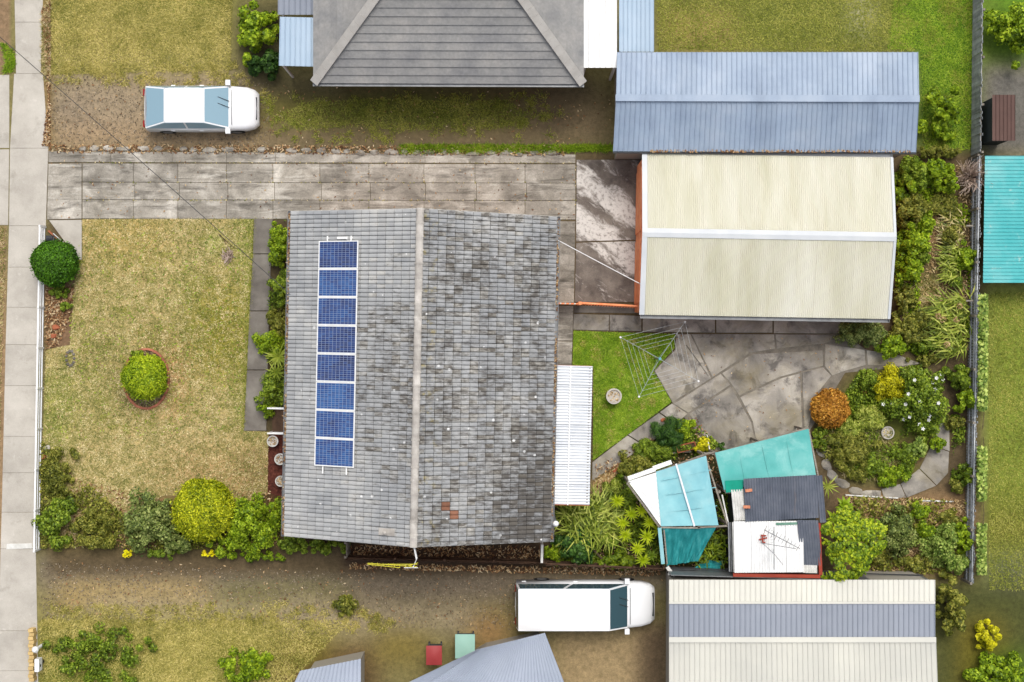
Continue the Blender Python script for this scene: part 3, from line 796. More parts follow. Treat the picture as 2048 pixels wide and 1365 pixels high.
    l.new(col, b.inputs['Base Color']); b.inputs['Roughness'].default_value = .85; b.inputs['Specular IOR Level'].default_value = .25
    bp = n.new('ShaderNodeBump'); bp.inputs['Strength'].default_value = .4; bp.inputs['Distance'].default_value = .01
    l.new(n2, bp.inputs['Height']); l.new(bp.outputs[0], b.inputs['Normal'])
    return m
M['tile'] = tile_mat('weathered grey roof tile', [(.35, C(156,158,160)), (.55, C(174,175,175)), (.75, C(190,188,183))])
M['tile_terra'] = mat('terracotta roof tile', [C(120,84,66), C(150,104,82)], 5, 5, .85, fine=.15, objvar=.2)
M['ridge'] = mat('ridge cap mortar', [C(158,152,146), C(190,184,176), C(210,205,198)], 2.2, 6, .85, fine=.12, fscale=30, objvar=.12,
                 stains=[(C(120,114,106), 1.6, .56, .72, V1, 0, .5), (C(230,226,220), 2.5, .6, .7, V1, 0, .6)])

SL = HW / math.cos(PITCH)
NC, NW = 16, 38
GA, TW = SL / NC, 2 * HL / NW
pv = [(0,-.036),(.06,.010),(.25,.018),(.44,.010),(.5,-.036),(.56,.010),(.75,.018),(.94,.010),(1,-.036)]
def tile_verts(sgn):
    """one tile: u runs down the slope, v along the ridge, two shallow pans, a thick lower edge"""
    top = [(0.0, -.035), (.027, -.035), (.034, .004), (GA*.5, .020), (GA+.003, .036)]
    vs = [(u, (v-.5)*TW*.985, h*1.0 + w) for u, w in top for v, h in pv]
    vs += [(GA+.004, (v-.5)*TW*.985, h - .035) for v, h in pv]
    m = len(pv); fs = []
    for r in range(5):
        for i in range(m-1): fs.append((r*m+i, (r+1)*m+i, (r+1)*m+i+1, r*m+i+1))
    if sgn < 0: fs = [f[::-1] for f in fs]
    return vs, fs
def slope_xf(sgn):
    """matrix from slope coordinates (u down from the ridge, v, w) to the house frame"""
    c, s = math.cos(PITCH), math.sin(PITCH)
    return Matrix(((sgn*c, 0, sgn*s, 0), (0, 1, 0, 0), (-s, 0, c, ZR), (0, 0, 0, 1)))
order = []
for sgn in (-1, 1):
    for i in range(NC):
        for j in range(NW):
            x = sgn*(i+.5)*GA*math.cos(PITCH); y = -HL + (j+.5)*TW
            d = (HX+x)**2 + (HY+y)**2 + (H-ZR+(i+.5)*GA*math.sin(PITCH))**2
            order.append((d, sgn, i, j))
order.sort()
terra = {(1,3,4), (1,4,3)}
tm, tt, rest = {}, {}, {-1: MB(), 1: MB()}
for sgn in (-1, 1):
    vs, fs = tile_verts(sgn)
    tm[sgn] = MB().add(vs, fs).mesh('roof_tile', M['tile']); tt[sgn] = MB().add(vs, fs).mesh('roof_tile', M['tile_terra'])
cnt = 0
for d, sgn, i, j in order:
    X = slope_xf(sgn) @ Matrix.Translation((i*GA, -HL+(j+.5)*TW, random.uniform(-.003,.003))) @ Matrix.Rotation(random.uniform(-.006,.006), 4, 'Z')
    red = (sgn, i, j) in terra
    if cnt < 298 or red:
        o = bpy.data.objects.new('roof_tile', (tt if red else tm)[sgn]); COL.objects.link(o); o.parent = house; o.matrix_local = X
        if red: o['label'] = 'brown terracotta replacement tile'
        cnt += 1
    else:
        vs, fs = tile_verts(sgn)
        rest[sgn].add([X @ Vector(v) for v in vs], fs)
for sgn in (-1, 1):
    o = rest[sgn].build('roof_tiles', M['tile'], house, local=True); o['kind'] = 'stuff'
# roof deck below the tiles, gables and walls
b = MB()
for sgn in (-1, 1):
    c, s = math.cos(PITCH), math.sin(PITCH)
    e = [(0, ZR-.03), (sgn*HW, ZE-.03), (sgn*HW, ZE-.15), (0, ZR-.15)]
    vs = [(x, y, z) for y in (-HL+.03, HL-.03) for x, z in e]
    b.add(vs, [(0,1,2,3),(4,7,6,5),(0,4,5,1),(1,5,6,2),(2,6,7,3)])
b.build('roof_deck', M['dark_metal'], house, local=True)
b = MB()
wx, wy = HW-.55, HL-.12
b.box(-wx, -wy, 0, wx, wy, ZE-.12)
b.add([(-wx,-wy,ZE-.12),(wx,-wy,ZE-.12),(0,-wy,ZR-.3),(-wx,wy,ZE-.12),(wx,wy,ZE-.12),(0,wy,ZR-.3)], [(0,1,2),(3,5,4)])
b.build('wall', M['brick'], house, local=True)
cap = MB()
prof = [(.14*math.cos(t), .10*math.sin(t)) for t in np.linspace(PI*.02, PI*.98, 7)]
for y0, y1, f in ((0, .425, 1), (.425, .5, 1.15)):
    n0 = len(cap.v); vs = [(x*f, y, z*f) for y in (y0, y1) for x, z in prof]
    cap.add(vs, [(i, i+1, 8+i, 7+i) for i in range(6)] + [tuple(range(7)), tuple(range(7, 14))[::-1]])
capm = cap.mesh('ridge_cap', M['ridge'], smooth=False)
nc = 25
for i in range(nc):
    o = inst('ridge_cap', capm, house, (0, -HL + i*2*HL/nc, ZR+.005+random.uniform(-.004,.004)), (0, 0, random.uniform(-.012,.012)), (1, 2*HL/nc/.5*1.01, 1))
for sgn in (-1, 1):
    m_ = MB(); x0 = sgn*(HW+.01); w = .13
    m_.beam((x0+sgn*w/2,-HL,ZE-.14),(x0+sgn*w/2,HL,ZE-.14),w,.01); m_.beam((x0+sgn*w,-HL,ZE-.09),(x0+sgn*w,HL,ZE-.09),.012,.11); m_.beam((x0,-HL,ZE-.1),(x0,HL,ZE-.1),.012,.09)
    for y in (-HL, HL): m_.beam((x0,y,ZE-.09),(x0+sgn*w,y,ZE-.09),.012,.1)
    g_ = m_.build('gutter', M['grey_metal'], house, local=True)
    n_ = 700
    yy = rng.uniform(-HL+.05, HL-.05, n_)
    keep = np.sin(yy*1.7+sgn)+rng.random(n_)*1.6 > .2
    cc = np.stack([np.full(n_, x0+sgn*w*.5)+rng.normal(0,.03,n_), yy, np.full(n_, ZE-.11)+rng.random(n_)*.05], 1)[keep]
    o = raw_mesh('gutter_litter', leaf_quads(cc, np.stack([rng.normal(0,.5,len(cc)),rng.normal(0,.5,len(cc)),np.ones(len(cc))],1), .09, .04), 4, M['litter']); o.parent = house; o['kind'] = 'stuff'
    for y in (-HL+.012, HL-.012):
        MB().beam((0,y,ZR-.1),(sgn*HW,y,ZE-.1),.03,.16).build('barge_board', M['white_dirty'], house, local=True)
# roof vent low on the front slope
X = slope_xf(-1)
v = MB(); cp = X @ Vector((1.15, -HL+.5, .02))
v.lathe([(.10,0),(.09,.05),(.05,.06),(.05,.30)], 12, tuple(cp)); v.lathe([(.02,.27),(.075,.30),(.075,.34),(.02,.38)], 12, tuple(cp))
v.build('vent_pipe', M['ridge'], house, local=True)
fl = MB().add([X @ Vector(p) for p in [(.75,-HL+.36,.05),(1.4,-HL+.36,.06),(1.4,-HL+.62,.06),(.75,-HL+.62,.05)]], [(0,1,2,3)]).build('vent_flashing', M['ridge'], house, local=True)

# ------------------------------------------------------------------ solar panels on the front slope
def cell_mat():
    m, n, l, b = newmat('polycrystalline solar cells')
    g = n.new('ShaderNodeNewGeometry')
    k = noise(n, l, g.outputs['Position'], 1.4, 3, .6)
    o = n.new('ShaderNodeObjectInfo')
    f = mathn(n, l, 'ADD', mathn(n, l, 'ADD', mathn(n, l, 'MULTIPLY', k, .7), mathn(n, l, 'MULTIPLY', g.outputs['Random Per Island'], .25)), mathn(n, l, 'MULTIPLY', o.outputs['Random'], .34))
    col = ramp_out(n, l, f, [(.36, C(32,44,86)), (.62, C(34,64,124)), (.9, C(48,98,158))])
    l.new(col, b.inputs['Base Color']); b.inputs['Roughness'].default_value = .35; b.inputs['Specular IOR Level'].default_value = .4
    return m
M['cell'] = cell_mat()
M['backsheet'] = mat('solar backsheet', [C(150,160,184)], fine=0.03, rough=.4)
c, s = math.cos(PITCH), math.sin(PITCH)
def slope_at(px, py):
    """front slope: which (u, v) the survey pixel falls on"""
    z = 3.6
    for _ in range(8):
        x, y, _z = P(px, py, z)
        dx, dy_ = x-HX, y-HY
        lx = dx*math.cos(-HA)-dy_*math.sin(-HA); ly = dx*math.sin(-HA)+dy_*math.cos(-HA)
        u = -lx/c; z = ZR - u*s + .12*c
    return u, ly
u0, vt = slope_at(640, 482); u1, _ = slope_at(719, 482); _, vb = slope_at(634, 932)
uc = (u0+u1)/2; PL = u0-u1; pitch_v = (vt-vb)/8; PW = pitch_v - .010
RX = Matrix.Rotation(HA, 4, 'Z'); Hm = Matrix.Translation((HX, HY, 0)) @ RX
def panel_proto():
    t = thing('solar_panel', '', 'solar panel', group='row of eight solar panels on the tiled roof')
    hx, hy, fw = PL/2, PW/2, .036
    f = MB(); f.box(-hx,-hy,0,hx,-hy+fw,.04); f.box(-hx,hy-fw,0,hx,hy,.04); f.box(-hx,-hy+fw,0,-hx+fw,hy-fw,.04); f.box(hx-fw,-hy+fw,0,hx,hy-fw,.04)
    f.build('frame', M['white'], t, local=True)
    MB().box(-hx+fw,-hy+fw,.008,hx-fw,hy-fw,.03).build('backsheet', M['backsheet'], t, local=True)
    cb = MB(); nx_, ny_ = 10, 12; ax = 2*(hx-fw-.012)/nx_; ay = 2*(hy-fw-.012)/ny_
    for i in range(nx_):
        for j in range(ny_):
            x = -hx+fw+.012+i*ax; y = -hy+fw+.012+j*ay; g = .008; g2 = .008 if j % 2 else .004
            cb.add([(x+g,y+g2,.033),(x+ax-g,y+g2,.033),(x+ax-g,y+ay-.005,.033),(x+g,y+ay-.005,.033)], [(0,1,2,3)])
    o = cb.build('solar_cells', M['cell'], t, local=True); o['kind'] = 'stuff'
    return t
pp = panel_proto()
nth = ['topmost solar panel of the row, nearest the driveway', 'second solar panel from the driveway end of the row on the tiled roof', 'third solar panel from the driveway end of the row on the tiled roof', 'fourth solar panel from the driveway end of the row on the tiled roof',
       'fourth solar panel from the lower end of the row on the tiled roof', 'third solar panel from the lower end of the row on the tiled roof', 'second solar panel from the lower end of the row on the tiled roof', 'lowest solar panel of the row, above the projecting rail ends']
for i in range(8):
    o = pp if i == 0 else copy_tree(pp)
    o['label'] = nth[i]
    o.matrix_world = Hm @ slope_xf(-1) @ Matrix.Translation((uc, vt-(i+.5)*pitch_v, .085)) @ Matrix.Rotation(PI, 4, 'Z') @ Matrix.Rotation(random.uniform(-.003,.003), 4, 'Z')
for du, lab in ((.5, 'aluminium mounting rail under the solar panels, on the gutter side'), (-.5, 'aluminium mounting rail under the solar panels, on the ridge side')):
    r = MB(); X = Hm @ slope_xf(-1)
    p = X @ Vector((uc+du, vt+.18, .062)); q = X @ Vector((uc+du, vb-.28, .062)); r.beam(p, q, .045, .04)
    for k_ in range(7):
        a_ = X @ Vector((uc+du, vt+.1-k_*1.4, .02)); r.beam(a_, a_+Vector((.06,0,.02)), .05, .04)
    setp(r.build('mounting_rail', M['white']), lab, 'rail', 'rails under the solar panels')
iso = MB(); X = Hm @ slope_xf(-1)
bx = [X @ Vector(p) for p in [(uc-.35,vt+.04,.06),(uc+.1,vt+.04,.06),(uc+.1,vt+.15,.06),(uc-.35,vt+.15,.06),(uc-.3,vt+.06,.14),(uc+.05,vt+.06,.14),(uc+.05,vt+.13,.14),(uc-.3,vt+.13,.14)]]
iso.add(bx, [(0,3,2,1),(4,5,6,7),(0,1,5,4),(1,2,6,5),(2,3,7,6),(3,0,4,7)])
setp(iso.build('isolator_box', M['white']), 'small white isolator box at the top end of the solar panels', 'isolator box')

# ------------------------------------------------------------------ front steps
st = thing('front_steps', 'dark red timber steps with two white handrails at the front of the house', 'steps', P(553, 842))
x0, y0, _ = P(546, 819); x1, y1, _ = P(580, 864)
for i in range(4):
    a = x0 + i*.2; MB().box(a, y1, .0, a+.18, y0, .15+.16*i).build('tread', M['mulch'] if i < 0 else M['timber_brown'], st)
for py in (817, 867):
    p = P(535, py, .95); q = P(577, py+1, 1.25)
    h = MB(); h.beam(p, q, .06, .06); h.build('handrail', M['white'], st)
    MB().beam((p[0]+.04,p[1],0),(p[0]+.04,p[1],.93),.05,.05).build('post', M['white'], st)
    MB().beam((p[0]+.1,p[1],.5),(q[0],q[1],.8),.04,.05).build('rail', M['white'], st)
def pot(name, lab, cat, px, py, z, r, h, m, fill, group=None, planty=False):
    x, y, _ = P(px, py, z+h)
    t = thing(name, lab, cat, (x, y, z), group)
    MB().lathe([(r*.72,0),(r*.95,h*.75),(r*1.08,h*.8),(r*1.08,h),(r*.88,h),(r*.86,h*.86),(.001,h*.85)], 20).build('bowl', m, t, local=True, smooth=False)
    n_ = 60; a = rng.random(n_)*2*PI; rr = np.sqrt(rng.random(n_))*r*.8
    cc = np.stack([rr*np.cos(a), rr*np.sin(a), h*.86+rng.random(n_)*.04], 1)
    o = raw_mesh('dry_fill', leaf_quads(cc, np.stack([rng.normal(0,.5,n_),rng.normal(0,.5,n_),np.ones(n_)],1), .07, .035), 4, fill); o.parent = t; o['kind'] = 'stuff'
    return t
M['pot_soil'] = M['soil']
pot('plant_pot', 'round white pot close below the white handrail of the front steps', 'plant pot', 545, 883, 0, .21, .4, M['white_dirty'], LM['straw'], 'white pots beside the front steps')
pot('plant_pot', 'middle one of the three round white pots along the front wall', 'plant pot', 560, 919, 0, .21, .42, M['white_dirty'], LM['litter'], 'white pots beside the front steps')
pot('plant_pot', 'round white pot lowest on the red mulch, next to the shrubs', 'plant pot', 561, 963, 0, .2, .42, M['white_dirty'], LM['straw'], 'white pots beside the front steps')
mul = sheet('mulch_bed', PP([(536,870),(582,870),(582,1000),(535,985)]), 0.008, M['mulch'], res=1.0)
bb = pot('bird_bath', 'round stone bowl full of dry leaves standing on the green back lawn', 'bird bath', 1228, 793, 0, .29, .5, M['conc_foot'], LM['straw'])
pot('plant_ring', 'pale round pot rim among the grasses of the round garden bed', 'plant pot', 1776, 866, 0, .24, .3, M['conc_foot'], LM['grass_dry'])
pot('small_pipe', 'small brown clay pipe standing on the pale wood chips', 'pipe', 1210, 966, 0, .08, .3, M['brick'], LM['litter'])
# vent pipe at the back wall
vp = thing('vent_pipe', 'tall pale vent pipe with white cowl below the corner of the patio roof', 'vent pipe', P(1106, 1024))
x, y, _ = P(1106, 1024); MB().tube([(x,y,0),(x,y,3.3)], .05, 10).build('pipe', M['grey_metal'], vp)
MB().lathe([(.05,3.25),(.1,3.32),(.11,3.42),(.06,3.5),(.01,3.52)], 12, (x,y,0)).build('cowl', M['white'], vp)

# ------------------------------------------------------------------ corrugated sheets
def corr(fn, u_len, v_w, pitch=.0762, amp=.009, seg=6, nu=2, jit=.003):
    """fn maps (u, v, w) to a point; corrugation crests run along u"""
    n_ = max(4, int(round(v_w / pitch * seg)))
    b = MB(); ph = random.uniform(-jit, jit)
    vs = []; 
    for i in range(nu+1):
        u = u_len*i/nu
        for j in range(n_+1):
            v = v_w*j/n_
            w = amp*math.sin(2*PI*v/pitch) + ph
            vs.append(fn(u, v, w))
    b.add(vs, [(i*(n_+1)+j, i*(n_+1)+j+1, (i+1)*(n_+1)+j+1, (i+1)*(n_+1)+j) for i in range(nu) for j in range(n_)])
    return b

# patio roof: clear and white corrugated sheets on a timber frame
M['poly_sheet'] = mat('white polycarbonate', [C(214,218,224), C(238,240,242)], .8, 4, .45, spec=.3, fine=.04, objvar=.05)
M['gap_strip'] = mat('shaded clear strip', [C(150,158,170), C(178,184,192)], 3, 4, .4, fine=.06)
zt = 2.55
pr = thing('patio_roof', 'white corrugated patio roof against the rear wall of the house', 'patio roof', P(1146, 870))
A_, B_ = P(1112, 731, zt), P(1185, 733, zt-.12); D_ = P(1106, 1010, zt)
ux = Vector(B_)-Vector(A_); uy = Vector(D_)-Vector(A_); Lu, Lv = ux.length, uy.length; ux.normalize(); uy.normalize(); uz = uy.cross(ux).normalized()
if uz.z < 0: uz = -uz
ns = 7
for i in range(ns):
    o0 = Vector(A_) + uy*(Lv*i/ns)
    corr(lambda u, v, w, o0=o0: o0 + ux*u + uy*v + uz*w, Lu, Lv/ns*1.0, .1121, .022, 10).build('roof_sheet', M['poly_sheet'], pr)
for t_ in (.02, .40, .93):
    p = Vector(A_)+ux*(Lu*t_)-uz*.06; q = p+uy*Lv; MB().beam(p, q, .07, .09).build('batten', M['timber'], pr)
for t_ in (.40,):
    p = Vector(A_)+ux*(Lu*t_)+uz*.016; q = p+uy*Lv; MB().beam(p, q, .05, .008).build('cover_strip', M['white'], pr)
for t_ in (0.002, .998):
    p = Vector(A_)+uy*(Lv*t_)-uz*.07; q = p+ux*Lu; MB().beam(p, q, .05, .11).build('rafter', M['brick'], pr)
for t_ in (.04, .5, .96):
    p = Vector(A_)+ux*(Lu*.93)+uy*(Lv*t_); MB().beam((p.x,p.y,0),(p.x,p.y,p.z-.09),.08,.08).build('post', M['timber'], pr)

# ------------------------------------------------------------------ garage
GA_ = math.radians(-1.0)
gar = thing('garage', 'long garage with pale cream corrugated gable roof and terracotta coloured end wall', 'garage', (9.70, 4.0, 0), rotz=GA_)
gl, gw, gze, gzr = 4.75, 3.08, 2.45, 3.08
gp = math.atan2(gzr-gze, gw)
cream = dict(scale=.5, detail=6, stretch=(1.6,.3,.3), rough=.55, spec=.3, fine=.05, objvar=.025)
M['cream_roof'] = mat('aged cream corrugated roofing', [C(204,201,176), C(218,215,196), C(228,226,212)], stains=[(C(176,166,120), .9, .54, .8, (2.2,.25,1), 0, .3), (C(140,136,116), 3.0, .64, .78, (3.0,.2,1), 0, .45)], **cream)
M['cream_flash'] = mat('pale ridge flashing', [C(200,204,208), C(216,219,220)], 1, 4, .5, fine=.05)
c2, s2 = math.cos(gp), math.sin(gp); gsl = gw/c2
nsh = 13; shw = (2*gl-.16)/nsh
for sgn in (1, -1):
    for i in range(nsh):
        x0 = -gl+.1+i*shw
        corr(lambda u, v, w, x0=x0, sgn=sgn: (x0+v, sgn*(u*c2+w*s2), gzr-u*s2+w*c2 + (.004 if i % 2 else 0)), gsl, shw, shw/10, .0135, 6).build('roof_sheet', M['cream_roof'], gar, local=True)
    rb = MB(); rb.add([(-gl,0,gzr+.03),(gl,0,gzr+.03),(gl,sgn*.17,gzr+.03-.17*s2/c2+.005),(-gl,sgn*.17,gzr+.03-.17*s2/c2+.005)], [(0,1,2,3) if sgn > 0 else (0,3,2,1)])
    rb.build('ridge_flashing', M['cream_flash'], gar, local=True)
    for xx, w_ in ((-gl+.05, .2), (gl-.03, .1)):
        MB().beam((xx,0,gzr+.012),(xx,sgn*gw,gze+.012),w_,.03).build('barge_flashing', M['cream_flash'], gar, local=True)
    g_ = MB(); y_ = sgn*(gw+.02); d_ = sgn*.11
    g_.beam((-gl,y_+d_/2,gze-.13),(gl,y_+d_/2,gze-.13),.11,.01); g_.beam((-gl,y_+d_,gze-.08),(gl,y_+d_,gze-.08),.014,.1); g_.beam((-gl,y_,gze-.1),(gl,y_,gze-.1),.014,.08)
    for xx in (-gl, gl): g_.beam((xx,y_,gze-.08),(xx,y_+d_,gze-.08),.014,.1)
    g_.build('gutter', M['grey_metal'] if sgn < 0 else M['white'], gar, local=True)
    bl = MB(); bl.beam((-gl+.05,sgn*(gw-.02),gze-.07),(gl-.05,sgn*(gw-.02),gze-.07),.03,.08); bl.build('eave_closure', M['dark_metal'], gar, local=True)
M['terra_wall'] = mat('terracotta painted wall', [C(196,112,70,1.7), C(214,132,90,1.7), C(228,150,110,1.7)], 3, 6, .8, fine=.1, objvar=.1, stains=[(C(120,64,44), 2.2, .58, .74, (1,.6,1), 0, .6)])
wl_ = MB(); wl_.box(-gl+.08,-gw+.12,0,gl-.12,gw-.1,gze-.13)
wl_.add([(gl-.12,-gw+.12,gze-.13),(gl-.12,gw-.1,gze-.13),(gl-.12,0,gzr-.06),(-gl+.08,-gw+.12,gze-.13),(-gl+.08,gw-.1,gze-.13),(-gl+.08,0,gzr-.06)], [(0,1,2),(3,5,4)])
wl_.build('wall', M['terra_wall'], gar, local=True)
npn = 11
for i in range(npn):
    ya = -gw+.14 + i*(2*gw-.28)/npn; yb = -gw+.14+(i+1)*(2*gw-.28)/npn-.025
    MB().box(-gl+.0, ya, .0, -gl+.075, yb, gze-.16+random.uniform(-.02,.02)).build('panel', M['terra_wall'], gar, local=True)
for i, (a_, b_) in enumerate(((-2.6,-.15),(.15,2.6))):
    d = MB()
    for k_ in range(5): d.box(-gl-.03, a_, .05+k_*.42, -gl-.004, b_, .05+k_*.42+.40)
    d.build('roller_door', M['terra_wall'], gar, local=True)
# low wall and gate between house and garage
gt = thing('side_gate', 'terracotta painted low gate and fence between the house and the garage', 'gate', P(1197, 607))
za = 1.2
a_, b_ = P(1160, 606, za), P(1284, 613, za)
MB().beam((a_[0],a_[1],za),(b_[0],b_[1],za),.07,.06).build('top_rail', M['terra_wall'], gt)
MB().beam((a_[0],a_[1],.25),(b_[0],b_[1],.25),.05,.06).build('bottom_rail', M['terra_wall'], gt)
for i in range(22):
    t_ = (i+.5)/22; x = a_[0]+(b_[0]-a_[0])*t_; y = a_[1]+(b_[1]-a_[1])*t_
    MB().beam((x,y-.03,.1),(x,y-.03,za-.06),.07,.02).build('picket', M['terra_wall'], gt)
for (px, py) in ((1160,607),(1283,612)):
    x, y, _ = P(px, py, za); MB().box(x-.06,y-.06,0,x+.06,y+.06,za+.12).build('post', M['terra_wall'], gt)
lt = thing('lattice_gate', 'striped terracotta gate across the path beside the house wall', 'gate', P(1137, 608))
a_, b_ = P(1114, 607, 1.15), P(1157, 608, 1.15)
for z_ in (1.15, .3): MB().beam((a_[0],a_[1],z_),(b_[0],b_[1],z_),.05,.05).build('rail', M['terra_wall'], lt)
for i in range(9):
    t_ = (i+.5)/9; x = a_[0]+(b_[0]-a_[0])*t_; y = a_[1]+(b_[1]-a_[1])*t_
    MB().beam((x,y,.05),(x,y,1.2),.05,.06).build('picket', M['white_dirty'] if i % 2 else M['terra_wall'], lt)
# overhead cables
def cable(name, lab, p, q, sag, r, m, n=16):
    p, q = Vector(p), Vector(q); pts = []
    for i in range(n+1):
        t = i/n; v = p.lerp(q, t); v.z -= sag*4*t*(1-t); pts.append(v)
    return setp(MB().tube(pts, r, 5).build(name, m), lab, 'cable')
cable('overhead_cable', 'white cable strung from the house gutter to the garage end wall', P(1116,481,2.6), P(1284,570,2.5), .05, .016, M['white'])
cable('power_line', 'thin dark service line crossing the driveway and lawn to the house', P(-60,22,6.2), P(583,592,2.75), .35, .013, M['dark_metal'], 30)

# ------------------------------------------------------------------ plants
def crown_points(rx, ry, h, z0, n, nclump, cr, deep=.25):
    """points and normals of leaf clumps spread over and through a dome rx x ry x h"""
    out_p, out_n = [], []
    cl = []
    for _ in range(nclump):
        a = rng.random()*2*PI; ct = rng.random()**.8
        f = rng.uniform(.72, 1.0) if rng.random() > deep else rng.uniform(.3, .75)
        st_ = math.sqrt(max(0, 1-ct*ct))
        lump = rng.uniform(.82,1.1) + .18*math.sin(3*a+cl_seed[0]) + .1*math.sin(5*a+2.3*cl_seed[0])
        cl.append((rx*f*st_*math.cos(a)*lump*(1-cr*.35), ry*f*st_*math.sin(a)*lump*(1-cr*.35), z0+(h-z0)*max(.12, ct*f)))
    per = max(6, n//nclump)
    for c in cl:
        r = cr*rng.uniform(.6, 1.3)*min(rx, ry)
        d = rng.normal(size=(per, 3)); d[:, 2] = np.abs(d[:, 2])*.9-.25*rng.random(per); d /= np.linalg.norm(d, axis=1, keepdims=True)
        rr = r*rng.uniform(.45, 1.05, per)[:, None]
        p = np.array(c)+d*rr*np.array([1, 1, .8]); p[:, 2] = np.maximum(p[:, 2], .03)
        out_p.append(p); out_n.append(d+rng.normal(0, .45, (per, 3))+np.array([0, 0, .35]))
    return np.concatenate(out_p), np.concatenate(out_n), cl
cl_seed = [0.0]

def shrub(name, label, px, py, rx, ry, h, m, leaf=(.10,.055), n=2600, nclump=36, cr=.30, cat='shrub', group=None, extra=None, z0=.12, deep=.25, limbs=5):
    rx *= 1.12; ry *= 1.12; n = int(n*1.9); nclump = int(nclump*1.5); cr *= .84; leaf = (leaf[0]*.84, leaf[1]*.84) if leaf[1] > .032 else leaf
    k = (H-h*.5)/2600
    x, y, _ = P(px, py, h*.5)
    t = thing(name, label, cat, (x, y, 0), group)
    cl_seed[0] = rng.random()*6
    p, nr, cl = crown_points(rx*k, ry*k, h, z0, n, nclump, cr, deep)
    o = raw_mesh('crown', leaf_quads(p, nr, leaf[0], leaf[1]), 4, m); o.parent = t
    tr = MB(); tr.tube([(0,0,0),(.02,.01,h*.25),(.0,.03,h*.5)], .035+.02*h, 7, .02+.01*h)
    for c in sorted(cl, key=lambda q: -q[2])[:limbs]:
        tr.tube([(0,.02,h*.22),(c[0]*.5,c[1]*.5,c[2]*.55),(c[0]*.92,c[1]*.92,c[2]*.95)], .022, 5, .008)
    tr.build('trunk', M['bark'], t, local=True)
    if extra:
        em, cnt, sz, nm = extra
        idx = rng.choice(len(p), cnt, replace=False); q = p[idx][p[idx][:, 2] > h*.35]
        q = q+np.array([0, 0, .05]); vs = []
        for c in q:
            for a in range(5):
                d = np.array([math.cos(a*1.2566), math.sin(a*1.2566), .25]); e = np.array([-d[1], d[0], 0])
                vs += [c, c+d*sz*.6+e*sz*.3, c+d*sz, c+d*sz*.6-e*sz*.3]
        e_ = raw_mesh(nm, np.array(vs), 4, em); e_.parent = t; e_['kind'] = 'stuff'
    return t

def clipped(name, label, px, py, r, h, m, n=9000, leaf=(.075,.045), lift=0.0, ry=None, cat='clipped bush', flat=1.0):
    k = (H-h*.5)/2600; x, y, _ = P(px, py, h*.5)
    t = thing(name, label, cat, (x, y, 0))
    R_ = np.array([r*k, (ry or r)*k, h*.5])
    d = rng.normal(size=(n*2, 3)); d /= np.linalg.norm(d, axis=1, keepdims=True); d = d[d[:, 2] > -.45][:n]
    # short sprays: leaves gather in ridges
    w = np.sin(d[:,0]*19+3*np.sin(d[:,1]*7))*np.sin(d[:,1]*21+3*np.sin(d[:,2]*8))*.5+np.sin(d[:,0]*7+d[:,1]*5+d[:,2]*6)*.5
    sd_ = rng.random(4)*6
    lo = np.sin(3*np.arctan2(d[:,1],d[:,0])+sd_[0])*.025+np.sin(5*np.arctan2(d[:,1],d[:,0])+sd_[1]+2*d[:,2])*.02+np.sin(d[:,0]*6+sd_[2])*np.sin(d[:,1]*6+sd_[3])*.03
    f = 1+.045*w+lo-.09*rng.random(len(d))**2
    hol = np.sin(d[:,0]*9+sd_[1])*np.sin(d[:,1]*9+sd_[2])*np.sin(d[:,2]*7+sd_[0])
    f = f-np.clip(hol-.45, 0, 1)*.35
    p = d*R_*f[:, None]; p[:, 2] += h*.5+lift; p[:, 2] = np.maximum(p[:, 2], .03)
    nr = d/R_*R_.mean()+rng.normal(0, .7, d.shape)
    o = raw_mesh('crown', leaf_quads(p, nr, leaf[0], leaf[1]), 4, m); o.parent = t
    # young shoots stand out of the clipped outline here and there
    sh_ = d[rng.choice(len(d), 260, replace=False)]; sp_ = []
    for t_ in (1.0, 1.05, 1.1): sp_.append(sh_*R_*(t_+.02*rng.random((260,1)))+np.array([0,0,h*.5+lift]))
    sp_ = np.concatenate(sp_); o3 = raw_mesh('shoots', leaf_quads(sp_, rng.normal(size=sp_.shape)+np.array([0,0,.6]), leaf[0]*1.1, leaf[1]*.8), 4, m); o3.parent = t; o3['kind'] = 'stuff'
    q = d[::3]*R_*.88; q[:, 2] += h*.5+lift
    o2 = raw_mesh('inner_leaves', leaf_quads(q, d[::3]+rng.normal(0,.3,q.shape), leaf[0]*1.8, leaf[1]*2.2), 4, m); o2.parent = t; o2['kind'] = 'stuff'
    MB().tube([(0,0,0),(0,0,h*.5)], .06, 8, .04).build('trunk', M['bark'], t, local=True)
    return t

clipped('round_bush', 'dark green clipped bush at the upper end of the front fence', 110, 526, 45, 1.5, LM['clip_dark'], 13000)
clipped('round_bush', 'lime green clipped bush inside the brick ring on the front lawn', 290, 755, 44, 1.4, LM['clip_lime'], 13000, ry=44)
clipped('round_bush', 'large golden yellow clipped bush at the lower edge of the front lawn', 408, 1020, 61, 2.0, LM['clip_gold'], 20000, (.085,.05))
clipped('orange_bush', 'round orange brown bush at the edge of the patio', 1660, 817, 37, 1.0, LM['orange'], 9000, (.11,.045), cat='bush')

